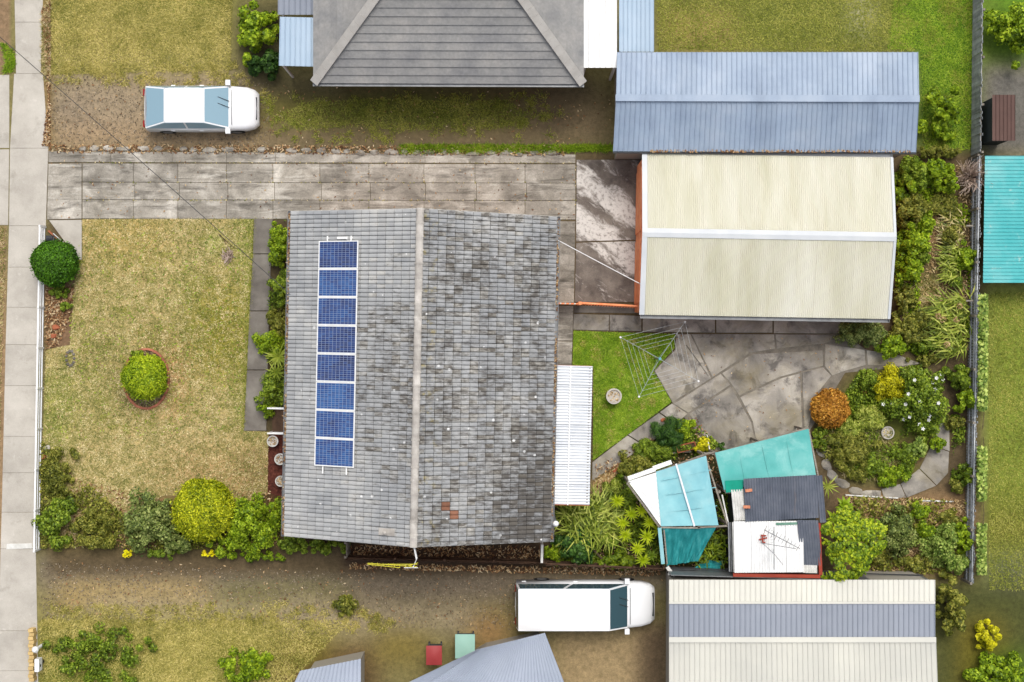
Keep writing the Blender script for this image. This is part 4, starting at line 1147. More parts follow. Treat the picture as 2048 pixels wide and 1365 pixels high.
# brick ring round the lawn bush
ring = thing('brick_edging', 'oval brick edging around the clipped bush on the front lawn', 'edging', P(293, 758))
nb = 27
bm_ = MB().box(-.115,-.045,0,.115,.045,.085).mesh('brick', mat('edging brick', [C(150,88,66), C(196,128,100)], 5, 5, .85, fine=.15, objvar=.18))
for i in range(nb):
    a = 2*PI*(i+random.uniform(-.1,.1))/nb; rx_, ry_ = 45*.02, 59*.02
    inst('brick', bm_, ring, (rx_*math.cos(a), ry_*math.sin(a), random.uniform(-.01,.01)), (random.uniform(-.06,.06), random.uniform(-.05,.05), math.atan2(ry_*math.cos(a), -rx_*math.sin(a))+random.uniform(-.06,.06)))
k_ = .02
sm = MB(); cxy = P(293,758)
sm.add([(cxy[0]+43*k_*math.cos(2*PI*i/28), cxy[1]+57*k_*math.sin(2*PI*i/28), .02) for i in range(28)], [tuple(range(28))])
so = sm.build('ring_soil', M['soil']); so['kind'] = 'structure'

SH = [  # px, py, rx, ry, h, material, leaf, n, clumps, clump radius, label
 (272,716,16,13,.4,'mid',(.10,.06),500,10,.4,'small green plant at the upper edge of the brick ring on the front lawn'),
 (118,585,22,13,.35,'mid',(.12,.07),500,10,.4,'low green plant just below the dark clipped bush by the fence'),
 (128,612,15,9,.3,'mid',(.10,.06),300,8,.4,'tiny green weed in the leaf litter inside the front fence'),
 (118,950,34,55,.7,'olive',(.12,.05),2600,30,.3,'loose olive green shrub along the lower end of the front fence'),
 (112,1045,36,52,1.1,'mid',(.13,.08),2800,34,.3,'mid green shrub filling the lower left corner of the block'),
 (186,1062,46,40,1.0,'olive',(.12,.05),3000,34,.28,'yellowish olive shrub between two greener shrubs at the lower front boundary'),
 (296,1042,56,58,1.5,'grey',(.12,.08),3600,44,.27,'grey green shrub left of the golden clipped bush'),
 (362,1082,34,26,1.0,'grey',(.11,.07),1500,20,.3,'low grey green shrub below the golden clipped bush'),
 (502,1044,66,60,1.6,'bright',(.13,.07),5200,60,.24,'bright green shrub between the golden clipped bush and the house'),
 (450,1090,40,22,1.1,'bright',(.13,.07),1600,22,.3,'bright green low shrub under the golden bush at the boundary'),
 (585,1085,34,24,1.0,'mid',(.12,.07),1600,22,.3,'green shrub at the lower front corner of the house'),
 (650,1092,46,18,.8,'mid',(.12,.07),1800,24,.3,'dark green shrub squeezed under the lower gable edge of the house'),
 (562,490,29,42,1.3,'bright',(.10,.06),3400,40,.3,'upright green shrub at the upper front corner of the house'),
 (568,574,27,44,1.3,'mid',(.10,.07),3200,40,.3,'green broad leaved shrub in the middle of the front wall bed'),
 (558,650,26,34,1.0,'olive',(.10,.055),2000,26,.3,'olive shrub with a red flower or two against the front wall'),
 (543,688,30,30,1.0,'bright',(.10,.06),2400,30,.3,'bright green shrub overhanging the front path above the spiky plant'),
 (545,778,32,32,.9,'mid',(.10,.06),2400,30,.32,'green shrub overhanging the front path below the spiky plant'),
 (534,818,16,16,.5,'bright',(.09,.055),600,12,.4,'small bright shrub beside the upper handrail of the front steps'),
 # behind the garage
 (1825,352,34,36,1.6,'mid',(.14,.08),2600,30,.3,'dark green shrub at the upper right corner of the garage'),
 (1868,342,34,26,1.4,'bright',(.14,.08),2000,24,.3,'bright green shrub under the top boundary behind the garage'),
 (1896,368,22,20,1.2,'bright',(.13,.08),1200,16,.35,'small bright shrub left of the bare twiggy bush'),
 (1822,420,34,36,1.5,'olive',(.13,.08),2600,32,.28,'yellow green shrub behind the upper half of the garage'),
 (1826,482,34,34,1.5,'bright',(.13,.08),2600,32,.28,'lush green shrub behind the garage, level with its ridge'),
 (1820,540,30,34,1.4,'bright',(.13,.08),2400,30,.28,'green shrub behind the lower half of the garage roof'),
 (1808,600,24,34,1.2,'olive',(.12,.07),1800,24,.3,'sparse olive shrub at the lower back corner of the garage'),
 (1818,662,40,30,1.2,'olive',(.12,.07),2400,28,.3,'olive shrub just below the lower right corner of the garage'),
 (1726,664,52,30,1.2,'grey',(.10,.045),4200,40,.3,'dark fine leaved shrub spilling over the end of the garage path'),
 (1780,690,30,26,1.0,'bright',(.13,.08),1700,22,.3,'bright green shrub between the dark shrub and the strappy clump'),
 (1932,516,22,34,1.1,'bright',(.12,.07),1700,22,.3,'green shrub leaning on the upper half of the rear fence'),
 (1912,566,14,14,.6,'mid',(.12,.07),600,10,.4,'small green plant below the shrub leaning on the rear fence'),
 (1885,410,32,26,.4,'olive',(.16,.03),1500,20,.4,'low weedy growth on the ground below the twiggy bush'),
 (1852,720,30,14,.4,'olive',(.12,.05),900,14,.4,'low green ground cover above the flowering rose bush'),
 (1812,380,28,26,1.5,'bright',(.13,.08),1800,24,.3,'bright green shrub touching the upper rear corner of the garage roof'),
 (1850,448,24,26,1.0,'bright',(.12,.07),1400,20,.3,'low bright green shrub in the middle of the strip behind the garage'),
 (1848,512,18,20,.8,'mid',(.12,.07),900,14,.35,'small mid green shrub beside the brown ground behind the garage'),
 (1842,640,26,24,.9,'olive',(.12,.06),1400,18,.35,'soft olive shrub left of the big strappy clump'),
 (1900,470,22,20,.8,'olive',(.13,.05),1000,14,.35,'thin olive shrub near the upper part of the rear fence'),
 (1852,690,24,20,.8,'mid',(.12,.07),1100,16,.35,'mid green shrub squeezed left of the foot of the strappy clump'),
 # round bed
 (1700,850,30,26,.6,'strap',(.14,.03),1700,22,.35,'pale grassy tuft between the orange bush and the teal canopy'),
 (1740,930,34,24,.6,'mid',(.12,.06),1600,20,.35,'green low shrub at the bottom of the round garden bed'),
 (1720,945,26,20,.5,'olive',(.14,.03),1200,16,.35,'wispy olive growth at the lower left of the round garden bed'),
 (1800,905,24,18,.5,'mid',(.12,.06),900,14,.35,'small green plant above the low plant at the round bed edge'),
 (1860,850,22,18,.8,'mid',(.11,.07),1000,14,.35,'green offshoot below the flowering rose bush'),
 (1720,1040,22,18,.5,'olive',(.13,.06),800,12,.4,'olive plant on dry ground above the grey green rambling shrub'),
 (1760,1110,24,20,.6,'olive',(.13,.06),1000,14,.4,'olive plant under the right edge of the rosette tree'),
 (1850,1060,22,20,.7,'bright',(.13,.07),900,14,.4,'bright green plant in the centre of the lower right corner'),
 (1900,1035,20,16,.5,'olive',(.13,.06),700,12,.4,'olive weed patch above the pale green corner shrub'),
 (1780,772,40,34,1.1,'yellow',(.10,.05),3200,34,.3,'bright yellow leaved shrub left of the flowering rose bush'),
 (1742,764,24,22,.8,'mid',(.10,.05),1200,16,.3,'small green shrub at the upper left of the round garden bed'),
 (1920,756,26,26,1.2,'mid',(.13,.08),1700,22,.3,'dark green shrub between the rose bush and the rear fence'),
 (1932,800,22,28,1.2,'bright',(.13,.08),1500,20,.3,'bright green shrub against the rear fence beside the rose bush'),
 (1908,845,20,16,.7,'olive',(.10,.05),800,12,.35,'dull olive shrub by the rear fence below the rose bush'),
 (1740,838,30,26,.6,'strap',(.16,.03),1500,20,.4,'tuft of pale grassy plants right of the orange bush'),
 (1700,900,52,46,.7,'olive',(.16,.03),4200,46,.28,'wide soft seeding shrub in the middle of the round garden bed'),
 (1782,952,34,22,.5,'bright',(.12,.06),1300,18,.35,'low green plant at the lower edge of the round garden bed'),
 (1836,894,22,16,.5,'ivy',(.13,.08),700,12,.4,'pale leaved little shrub on brown litter in the round garden bed'),
 (1876,888,18,14,.6,'bright',(.12,.07),700,12,.4,'little green shrub beside the rock slab of the round bed'),
 (1640,880,16,26,.4,'mid',(.10,.05),900,14,.4,'low green growth along the right edge of the teal canopy'),
 (1934,950,20,24,.9,'mid',(.13,.07),1300,18,.3,'green shrub standing on the rock path by the rear fence'),
 (1912,970,14,18,.6,'olive',(.12,.06),700,12,.35,'olive shrub left of the green shrub by the rear fence'),
 # lower right corner
 (1840,1021,18,18,.7,'bright',(.09,.06),1500,16,.35,'compact lime shrub alone on dry brown ground'),
 (1790,1066,44,42,1.0,'grey',(.14,.06),3000,34,.3,'grey green rambling shrub right of the rosette tree'),
 (1880,1092,42,40,1.1,'ivy',(.14,.06),2600,30,.3,'pale green shrub in the lower right corner of the block'),
 (1926,1072,20,40,1.2,'bright',(.13,.07),1700,22,.3,'bright green shrub in front of the lower end of the rear fence'),
 (1830,1126,50,16,.5,'olive',(.14,.05),1700,22,.35,'low olive plants along the lower boundary right of the tree'),
 (1918,1130,26,20,.9,'ivy',(.13,.09),1200,16,.35,'pale shrub at the very corner of the rear and lower fences'),
 # beds round the shade canopy
 (1302,900,44,20,.6,'mid',(.20,.025),2600,30,.35,'dark grassy clump along the brick edge of the garden path'),
 (1340,868,40,30,.7,'deep',(.22,.025),2600,30,.32,'deep green grassy clump beside the patio'),
 (1368,856,24,18,.6,'bright',(.12,.07),900,14,.4,'bright green leafy plant at the patio edge of the canopy bed'),
 (1404,893,16,14,.7,'yellow',(.14,.08),600,12,.4,'yellow green plant beside the planter box'),
 (1272,928,40,24,.6,'olive',(.14,.05),2000,24,.35,'olive and reddish plants above the white canopy corner'),
 (1225,975,22,20,.5,'strap',(.20,.03),900,14,.4,'leafy clump beside the pale wood chips'),
 (1245,1000,32,24,.6,'mid',(.22,.03),1300,18,.4,'dark arching plants under the left edge of the canopy'),
 (1155,1092,38,40,1.2,'deep',(.15,.10),2600,30,.3,'deep green broad leaved shrub near the lower corner of the house'),
 (1106,1108,16,20,.5,'bright',(.10,.06),800,12,.4,'small bright green shrub by the pale post at the house corner'),
 (1232,1120,46,22,.9,'fern',(.15,.06),2000,24,.35,'green leafy plants along the boundary between fern and canopy'),
 (1446,900,9,14,.5,'deep',(.12,.06),400,8,.4,'narrow green plant between the two teal canopies'),
 # outside the boundary
 (255,1107,12,7,.6,'flower_y',(.09,.07),130,8,.4,'yellow flowering plant outside the boundary below the grey green shrub'),
 (418,1108,18,7,.6,'flower_y',(.09,.07),180,10,.4,'yellow flowering plant outside the boundary below the golden bush'),
 (330,1108,40,10,.5,'mid',(.10,.07),900,14,.4,'green plants between the two yellow flowering ones'),
 (520,1112,60,11,.5,'bright',(.10,.07),1400,20,.4,'green plants along the outside of the lower front boundary'),
 (1880,306,46,12,.8,'olive',(.14,.07),1800,22,.4,'yellow green bushes beyond the top boundary right of the blue roof'),
 (510,62,38,60,2.2,'bright',(.18,.12),2800,30,.3,'round green tree crown beside the neighbouring grey roof'),
 (530,130,40,26,1.4,'deep',(.18,.12),1600,20,.3,'dark shrub below the round green tree in the top neighbour garden'),
 (200,1310,110,60,.5,'mid',(.14,.07),3000,50,.2,'broad dark green patch of shrubbery in the lower left neighbour garden'),
 (490,1330,52,44,.8,'bright',(.14,.07),2200,30,.25,'lone green shrub on the lower neighbour lawn'),
 (1905,1215,26,70,1.6,'olive',(.16,.09),2400,30,.3,'dark olive shrubs right of the lower cream roof'),
 (2000,1350,60,36,1.2,'bright',(.16,.09),2400,30,.3,'green shrubs in the lower right corner of the picture'),
 (1975,1270,22,40,1.0,'yellow',(.16,.09),1200,16,.3,'yellowish shrub right of the lower cream roof'),
 (1885,225,34,60,1.4,'bright',(.16,.09),2600,30,.25,'green hedge shrub right of the blue neighbour roof'),
 (2030,60,50,60,1.8,'bright',(.16,.09),2600,30,.3,'bright green tree crown in the upper right corner'),
 (690,1210,26,22,.6,'olive',(.14,.07),800,12,.4,'small olive shrub on the lower neighbour driveway edge'),
]
for q in SH:
    px, py, rx, ry, h, m, leaf, n, ncl, cr, lab = q
    nm = 'tree' if 'tree' in lab and 'rosette' not in lab else 'shrub'
    shrub('leafy_tree' if nm == 'tree' else 'shrub', lab, px, py, rx, ry, h, LM[m], leaf, n, ncl, cr, cat=nm)
shrub('rose_bush', 'large green rose bush dotted with white flowers in the round garden bed', 1840, 800, 62, 62, 1.7, LM['mid'], (.11,.075), 6500, 70, .22, cat='rose bush', extra=(LM['flower_w'], 34, .085, 'flowers'))
# dead twiggy bush
tw = thing('dead_bush', 'bare grey twiggy bush in the upper right corner of the block', 'dead bush', P(1930, 358))
b = MB()
for i in range(240):
    a = random.random()*2*PI; r = random.uniform(.15,.62); z = random.uniform(.5,1.25)
    s0 = (r*.3*math.cos(a), r*.3*math.sin(a), z*.4); b.tube([s0, (r*.7*math.cos(a+.2), r*.7*math.sin(a+.2), z*.8), (r*1.15*math.cos(a+random.uniform(-.5,.6)), r*1.3*math.sin(a+random.uniform(-.4,.5)), z+random.uniform(-.15,.1))], .014, 4, .006)
b.build('twigs', LM['twig'], tw, local=True)['kind'] = 'stuff'
MB().tube([(0,0,0),(.03,.02,.45),(0,.05,.7)], .05, 7, .03).build('trunk', M['bark'], tw, local=True)
# ivy over the rear fence
iv = thing('ivy', 'pale leaved creeper hanging along the outside of the rear fence', 'creeper', P(1964, 880))
pp_ = [];
while len(pp_) < 2600:
    t = random.random(); py = 590+t*560
    if math.sin(py*.035)+math.sin(py*.011+1)*.8 < -.9: continue
    px = 1966+random.uniform(-9,9)+ (620-py)*.006
    pp_.append(P(px, py, random.uniform(.3,1.5)))
o = raw_mesh('crown', leaf_quads(np.array(pp_), np.stack([rng.normal(0,.5,2600),rng.normal(0,.5,2600),np.ones(2600)],1), .14, .11), 4, LM['ivy']); o.parent = iv
for v in o.data.vertices: v.co = v.co - Vector(iv.location)
ivst = MB()
for i in range(8): ivst.tube([P(1966,610+i*66,.1), P(1968,630+i*66,.8), P(1965,660+i*66,1.2)], .015, 4)
ivst.build('trunk', M['bark'], iv)

# leaf blades for spiky and strappy plants
def blade_mesh(name, m, L, w, droop, segs=5, fold=.25, tip=.08):
    b = MB(); vs = []
    for i in range(segs+1):
        t = i/segs; ang = -droop*t*t
        x = L*t*(1-.25*droop*t*t*.6); z = -L*droop*.5*t*t*t
        ww = w*.5*(min(1, .45+2.2*t) if t < .3 else 1)*(1-t**2.2*(1-tip))
        vs += [(x,-ww,z+ww*fold),(x,0,z),(x,ww,z+ww*fold)]
    return b.add(vs, [(i*3+j, (i+1)*3+j, (i+1)*3+j+1, i*3+j+1) for i in range(segs) for j in range(2)]).mesh(name, m)
def spiky(name, label, px, py, z, n, L, w, m, cat, group=None, el=(.1,1.25), trunk=True, nm='leaf', rz=None):
    x, y, _ = P(px, py, z); t = thing(name, label, cat, (x, y, 0), group)
    ms = [blade_mesh(nm, m, L, w, d) for d in (.15,.4,.75)]
    for i in range(n):
        f = i/n; e = el[0]+(el[1]-el[0])*(f**1.1)+random.uniform(-.08,.08); s = random.uniform(.85,1.1)*(1-.35*f)
        inst(nm, ms[0 if f > .7 else (1 if f > .3 else 2)], t, (0,0,z-.05+.06*f), (0,-e,i*2.39996+random.uniform(-.15,.15)), (s,s,s))
    if trunk: MB().tube([(0,0,0),(.03,.0,z*.5),(0,0,z)], .045, 7, .03).build('trunk', M['bark'], t, local=True)
    return t
spiky('spiky_plant', 'spiky plant with long striped leaves against the front wall', 556, 714, .8, 26, .75, .075, LM['strap'], 'spiky plant', el=(.05,1.1))
spiky('spiky_plant', 'second spiky plant below the first one at the front wall', 553, 745, .6, 16, .6, .07, LM['strap'], 'spiky plant', el=(.05,.9))
ros = [(1235,1003,1.5,26,.40),(1263,1029,1.4,24,.38),(1284,1022,1.5,22,.38),(1300,1045,1.6,26,.40),(1246,1047,1.4,24,.38),(1250,1071,1.3,24,.38),(1294,1074,1.6,26,.42),(1275,1098,1.5,26,.42),(1286,1121,1.4,26,.40),(1226,1086,1.0,22,.36),(1316,1060,1.3,20,.36),(1304,1112,1.0,18,.32)]
wh = ['highest up, close under the corrugated patio roof','right of the uppermost rosette','tucked against the white corner of the canopy','touching the left edge of the canopy, half over it','left most of the middle pair','lower one of the middle pair','just left of the pale canopy post','in the middle of the lower group','lowest, at the boundary','dull one beside the deep green shrub','leaning over the canopy frame beside the post','small dark one beside the foot of the pale post']
for (px, py, z, n, L), w_ in zip(ros, wh):
    spiky('rosette_plant', 'bright green rosette plant '+w_, px, py, z, n, L, .072, LM['rosette'] if 'dull' not in w_ and 'dark' not in w_ else LM['mid'], 'rosette plant', 'rosette plants beside the shade canopy', el=(-.1,1.2))
spiky('broad_leaf_plant', 'plant with broad glossy leaves between the dark shed roof and the rosette tree', 1690, 1012, .9, 20, .42, .19, LM['bright'], 'leafy plant', el=(.1,1.1))
spiky('broad_leaf_plant', 'broad leaved plant right of the shed corner, lower of the two', 1668, 1036, .7, 12, .38, .17, LM['bright'], 'leafy plant', el=(.1,1.0))
spiky('strap_plant', 'tall strappy plant by the corner of the dark shed roof', 1655, 972, .9, 16, .6, .07, LM['strap'], 'strappy plant', el=(.2,1.2))
def strap_clump(name, label, poly, n, L, w, m, z, cat, lean=None, el=(.25,.9)):
    c = P(*np.mean(np.array(poly), 0)); t = thing(name, label, cat, c)
    pts = scatter(PP(poly, z*.5), n); vs = []
    for p in pts:
        a = random.random()*2*PI if lean is None else random.gauss(lean, .7); e = random.uniform(*el); l_ = L*random.uniform(.6,1.15)
        d = np.array([math.cos(a), math.sin(a), 0]); s_ = np.array([-math.sin(a), math.cos(a), 0])*w/2
        q0 = np.array([p[0], p[1], random.uniform(.1,z)]); q1 = q0+d*l_*.5*math.cos(e)+np.array([0,0,l_*.5*math.sin(e)]); q2 = q1+d*l_*.5+np.array([0,0,-l_*.12])
        vs += [q0-s_*.7,q0+s_*.7,q1+s_,q1-s_, q1-s_,q1+s_,q2+s_*.15,q2-s_*.15]
    o = raw_mesh('strap_leaves', np.array(vs), 4, m, t); o['kind'] = 'stuff'
    return t
sc_ = strap_clump('strappy_clump', 'big clump of strappy leaves with pale flower heads by the rear fence', [(1866,600),(1936,590),(1942,690),(1900,720),(1868,690)], 420, .75, .05, LM['strap'], .7, 'strappy plants', lean=PI)
fh = []
for (px, py) in ((1876,633),(1886,640),(1913,640),(1894,690),(1920,612)):
    c = np.array(P(px, py, .95)); d = rng.normal(size=(60,3)); d /= np.linalg.norm(d, axis=1, keepdims=True); fh.append(c+d*.11)
fh = np.concatenate(fh); setp(raw_mesh('flower_heads', leaf_quads(fh, rng.normal(size=fh.shape), .07, .04), 4, LM['straw'], sc_), kind='stuff')
strap_clump('strappy_clump', 'smaller strappy clump in the middle of the rear fence bed', [(1886,500),(1920,490),(1925,560),(1890,560)], 170, .6, .045, LM['strap'], .5, 'strappy plants', lean=PI)
strap_clump('strappy_clump', 'loose brownish strappy growth left of the rear fence', [(1880,440),(1930,430),(1930,500),(1890,500)], 130, .6, .045, LM['grass_dry'], .4, 'strappy plants', lean=PI)
strap_clump('fern_clump', 'big arching yellow green fern below the patio roof', [(1125,1020),(1205,1005),(1235,1060),(1190,1080),(1135,1070)], 700, 1.05, .05, LM['strap'], .9, 'fern', el=(.25,.95))
strap_clump('leafy_clump', 'long leaved plants showing through the gap of the shade canopy', [(1380,1075),(1448,1062),(1452,1120),(1390,1128)], 260, .45, .06, LM['fern'], .8, 'leafy plants', el=(.2,.9))
strap_clump('leafy_clump', 'dark leaves in the gap between canopy and shed', [(1440,985),(1458,985),(1462,1045),(1440,1045)], 90, .4, .05, LM['mid'], .5, 'leafy plants')
# rosette tree at the lower boundary
k_ = (H-2.2)/2600
rt = thing('rosette_tree', 'bright green tree made of many small rosettes beside the shed', 'tree', P(1690, 1085, 1.4)[:2]+(0,))
cl = []
for i in range(190):
    a = rng.random()*2*PI; r = math.sqrt(rng.random()); lump = .95+.17*math.sin(3*a+1)+.13*math.sin(5*a)+.1*math.sin(2*a)
    cl.append((58*k_*r*math.cos(a)*lump, 76*k_*r*math.sin(a)*lump-.05, 1.5+1.5*math.sqrt(max(0,1-r*r*.92))+random.uniform(-.12,.1)))
pts, nrs = [], []
for c in cl:
    for j in range(34):
        a = rng.random()*2*PI; e = rng.uniform(.0,1.3); d = np.array([math.cos(a)*math.cos(e), math.sin(a)*math.cos(e), math.sin(e)*.8])
        pts.append(np.array(c)+d*rng.uniform(.08,.2)); nrs.append(d*.7+np.array([0,0,.7])+rng.normal(0,.2,3))
o = raw_mesh('crown', leaf_quads(np.array(pts), np.array(nrs), .13, .075), 4, LM['rosette_tree']); o.parent = rt
b = MB(); b.tube([(0,0,0),(.05,0,.8),(0,.05,1.6)], .12, 8, .07)
for c in cl[::9]: b.tube([(0,.02,.8),(c[0]*.5,c[1]*.5,1.4),(c[0],c[1],c[2]-.05)], .05, 5, .02)
b.build('trunk', M['bark'], rt, local=True)

# ------------------------------------------------------------------ sheds and shade canopies
M['teal_cloth'] = mat('pale teal shade cloth', [C(134,200,212,.85), C(154,214,222,.85), C(178,226,230,.85)], .9, 6, .85, fine=.04, fscale=80, stains=[(C(186,232,234), 1.4, .55, .75, (1,.4,1), .3, .5)])
M['teal_sheet'] = mat('teal sheeting', [C(92,186,180,.8), C(112,202,196,.8), C(136,214,208,.8)], .8, 6, .75, fine=.04, fscale=60, stains=[(C(226,240,236), 9, .68, .73, V1, 0, .8), (C(176,224,218), 1.0, .5, .75, V1, 0, .6), (C(70,176,166), .7, .55, .7, V1, 0, .5)])
M['teal_dark'] = mat('dark teal shade cloth', [C(28,128,130), C(46,156,158), C(84,184,184)], 2.2, 6, .8, fine=.06, stretch=(2.5,.6,1), rot=.5)
M['teal_patch'] = mat('sea green sheet', [C(10,140,116), C(16,156,132)], 2, 4, .8, fine=.08)
M['slate_sheet'] = mat('slate grey corrugated iron', [C(78,84,96), C(100,106,118), C(120,124,134)], .9, 6, .55, fine=.08, objvar=.05,
                       stains=[(C(190,178,170), 2.2, .64, .72, (2.5,.35,1), 0, .75), (C(150,128,114), 1.3, .64, .75, (2,.4,1), 0, .6)])
M['white_sheet'] = mat('white painted corrugated iron', [C(238,238,236), C(252,252,250)], 1.2, 5, .5, fine=.03, stains=[(C(120,140,190), 7, .72, .76, V1, 0, .8), (C(210,206,196), 1.6, .6, .75, V1, 0, .35)])
M['red_trim'] = mat('brick red painted trim', [C(148,56,40), C(172,72,52)], 2, 5, .6, fine=.1)
M['shed_wall'] = mat('dark shed wall', [C(50,58,58), C(70,78,76)], 1, 5, .7, fine=.1)

def clothmesh(corners, z, nu=30, nv=30, sag=.08, wr=.04, zf=None, seed=0):
    c = [Vector((*P(px, py, zz)[:2], zz)) for (px, py), zz in zip(corners, z)]
    ph = [random.random()*6 for _ in range(6)]
    def fn(u, v):
        p = c[0]*(1-u)*(1-v)+c[1]*u*(1-v)+c[2]*u*v+c[3]*(1-u)*v
        w = -sag*16*u*(1-u)*v*(1-v)
        w += wr*(math.sin(9*u+4*v+ph[0])+.6*math.sin(17*v-6*u+ph[1])+.5*math.sin(23*u+11*v+ph[2]))*.5*min(1, 8*min(u, 1-u, v, 1-v)+.15)
        return (p.x, p.y, p.z+w)
    return MB().grid(fn, nu, nv)

# canopy with pale teal cloth
ca1 = thing('shade_canopy', 'timber framed canopy with pale teal cloth and a white sheet corner', 'shade canopy', P(1360, 1000))
zc = 2.1
clothmesh([(1322,1053),(1437,1051),(1412,912),(1312,944)], [zc]*4).build('cloth', M['teal_cloth'], ca1, smooth=True)
w0 = [Vector(P(px, py, zc-.02)) for px, py in ((1256,963),(1314,945),(1322,1053))]
def tri(u, v):
    p = w0[0]*(1-v)+(w0[1]*(1-u)+w0[2]*u)*v if True else None
    return (p.x, p.y, p.z+.012*math.sin(70*u*v))
MB().grid(tri, 40, 10).build('white_sheet', M['white_sheet'], ca1)
a_, b_ = Vector(P(1257,961,zc+.03)), Vector(P(1345,930,zc+.03)); d_ = (b_-a_).normalized(); n_ = Vector((-d_.y,d_.x,0))
for (t0, t1, off) in ((0.0,.62,-.02),(.58,1.0,.03)):
    o_ = a_.lerp(b_, t0)+n_*off
    corr(lambda u, v, w, o_=o_: o_+d_*v+n_*u+Vector((0,0,w)), .17, (b_-a_).length*(t1-t0), .0762, .012, 6).build('edge_sheet', M['white_sheet'], ca1)
p, q = P(1352,928,zc+.02), P(1389,1053,zc+.02)
MB().beam(p, q, .07, .02).build('seam_strip', M['poly_sheet'], ca1)
for (p0, p1, w_, mm) in (((1254,966),(1320,1056),.07,'timber'),((1256,966),(1408,910),.07,'timber'),((1408,905),(1456,1052),.06,'timber'),((1395,1055),(1456,1052),.07,'timber'),((1318,1055),(1400,1056),.06,'timber'),((1444,990),(1456,1046),.05,'white_dirty')):
    MB().beam(P(*p0, zc-.06), P(*p1, zc-.06), w_, .08).build('beam', M[mm], ca1)
for px, py in ((1258,965),(1408,910),(1455,1051),(1322,1055),(1440,985)):
    x, y, _ = P(px, py, zc); MB().beam((x,y,0),(x,y,zc-.1),.09,.09).build('post', M['timber'], ca1)
MB().beam(P(1319,1056,zc-.02), P(1326,1128,zc-.3), .14, .06).build('side_beam', M['teal_cloth'], ca1)
MB().beam(P(1328,1060,zc-.06), P(1334,1128,zc-.36), .05, .06).build('beam', M['timber'], ca1)
ph = 1.3
def drape(u, v):
    c = [Vector(P(*q, z)) for q, z in zip(((1325,1056),(1433,1054),(1396,1122),(1334,1132)), (zc-.05,zc-.05,1.1,1.0))]
    p = c[0]*(1-u)*(1-v)+c[1]*u*(1-v)+c[2]*u*v+c[3]*(1-u)*v
    p.z += (.09*math.sin(26*u*(1-.3*v)+3*v)+.05*math.sin(47*u+6*v))*v*(1.1-v*.3)-.25*math.sin(PI*v)*(u*(1-u)*4)*.5
    return p
MB().grid(drape, 60, 24).build('hanging_cloth', M['teal_dark'], ca1, smooth=True)
clothmesh([(1390,1136),(1440,1138),(1446,1122),(1408,1120)], [.5,.5,.6,.6], 14, 8, 0, .05).build('fallen_cloth', M['teal_dark'], ca1, smooth=True)

# teal canopy beside it
ca2 = thing('shade_canopy', 'flat teal sheeting canopy at the edge of the patio, joining the dark shed roof', 'shade canopy', P(1530, 925))
clothmesh([(1448,980),(1632,950),(1617,858),(1430,906)], [2.15]*4, 30, 20, .05, .015).build('sheeting', M['teal_sheet'], ca2, smooth=True)
clothmesh([(1452,986),(1486,982),(1486,960),(1450,962)], [2.19]*4, 8, 6, 0, .008).build('patch', M['teal_patch'], ca2, smooth=True)
for (p0, p1, w_) in (((1424,909),(1617,856),.06),((1617,858),(1636,952),.06),((1430,908),(1450,984),.04),((1450,986),(1488,984),.05),((1408,908),(1432,905),.08)):
    MB().beam(P(*p0, 2.09), P(*p1, 2.09), w_, .08).build('beam', M['timber'], ca2)
for px, py in ((1432,908),(1614,861),(1450,982),(1522,885)):
    x, y, _ = P(px, py, 2.1); MB().beam((x,y,0),(x,y,2.06),.08,.08).build('post', M['timber'], ca2)

for q0, q1 in (((1478,900),(1492,972)),((1524,888),(1540,962)),((1572,874),(1588,955))):
    MB().beam(P(*q0, 2.135), P(*q1, 2.135), .03, .012).build('seam', M['teal_sheet'], ca2)
for q0, q1 in (((1330,990),(1432,975)),((1326,1025),(1434,1012)),((1322,962),(1422,940))):
    MB().beam(P(*q0, 2.09), P(*q1, 2.07), .025, .02).build('crease', M['teal_cloth'], ca1)
# garden shed
sh = thing('garden_shed', 'patchwork garden shed roofed with dark and white corrugated iron', 'shed', P(1550, 1050))
def sheets(p00, p10, p01, z0, z1, count, m, pitch=.1, amp=.018, lift=0.0):
    """sheets laid side by side from p00 to p10; corrugations run p00 -> p01"""
    a, b2, c_ = Vector(P(*p00, z0)), Vector(P(*p10, z0)), Vector(P(*p01, z1))
    ev = b2-a; eu = c_-a; Lv_, Lu_ = ev.length, eu.length; ev.normalize(); eu.normalize(); nn = eu.cross(ev).normalized()
    if nn.z < 0: nn = -nn
    for i in range(count):
        o_ = a+ev*(Lv_*i/count)
        corr(lambda u, v, w, o_=o_: o_+eu*u+ev*v+nn*(w+lift+.004*(i % 2)), Lu_, Lv_/count, pitch, amp, 6).build('roof_sheet', M[m], sh)
sheets((1487,958),(1634,950),(1491,1044), 2.32, 2.24, 4, 'slate_sheet')
sheets((1632,952),(1644,951),(1640,1046), 2.31, 2.23, 1, 'slate_sheet', lift=.01)
sheets((1462,980),(1487,979),(1468,1042), 2.2, 2.17, 1, 'white_dirty')
sheets((1467,1043),(1606,1042),(1469,1146), 2.2, 2.28, 4, 'white_sheet', lift=.0)
sheets((1594,1040),(1636,1041),(1602,1130), 2.26, 2.16, 1, 'slate_sheet', lift=.03)
sheets((1606,1130),(1634,1131),(1606,1146), 2.2, 2.22, 1, 'white_dirty')
M['clear_green'] = mat('clear green strip', [C(88,132,112), C(120,158,140)], 3, 4, .4, fine=.06)
MB().beam(P(1552,1048.5,2.245), P(1598,1047,2.245), .09, .02).build('green_strip', M['clear_green'], sh)
x0, y0, _ = P(1470, 1142, 2.1); x1, y1, _ = P(1632, 965, 2.1)
MB().box(x0, y0, 0, x1, y1, 2.08).build('wall', M['shed_wall'], sh)
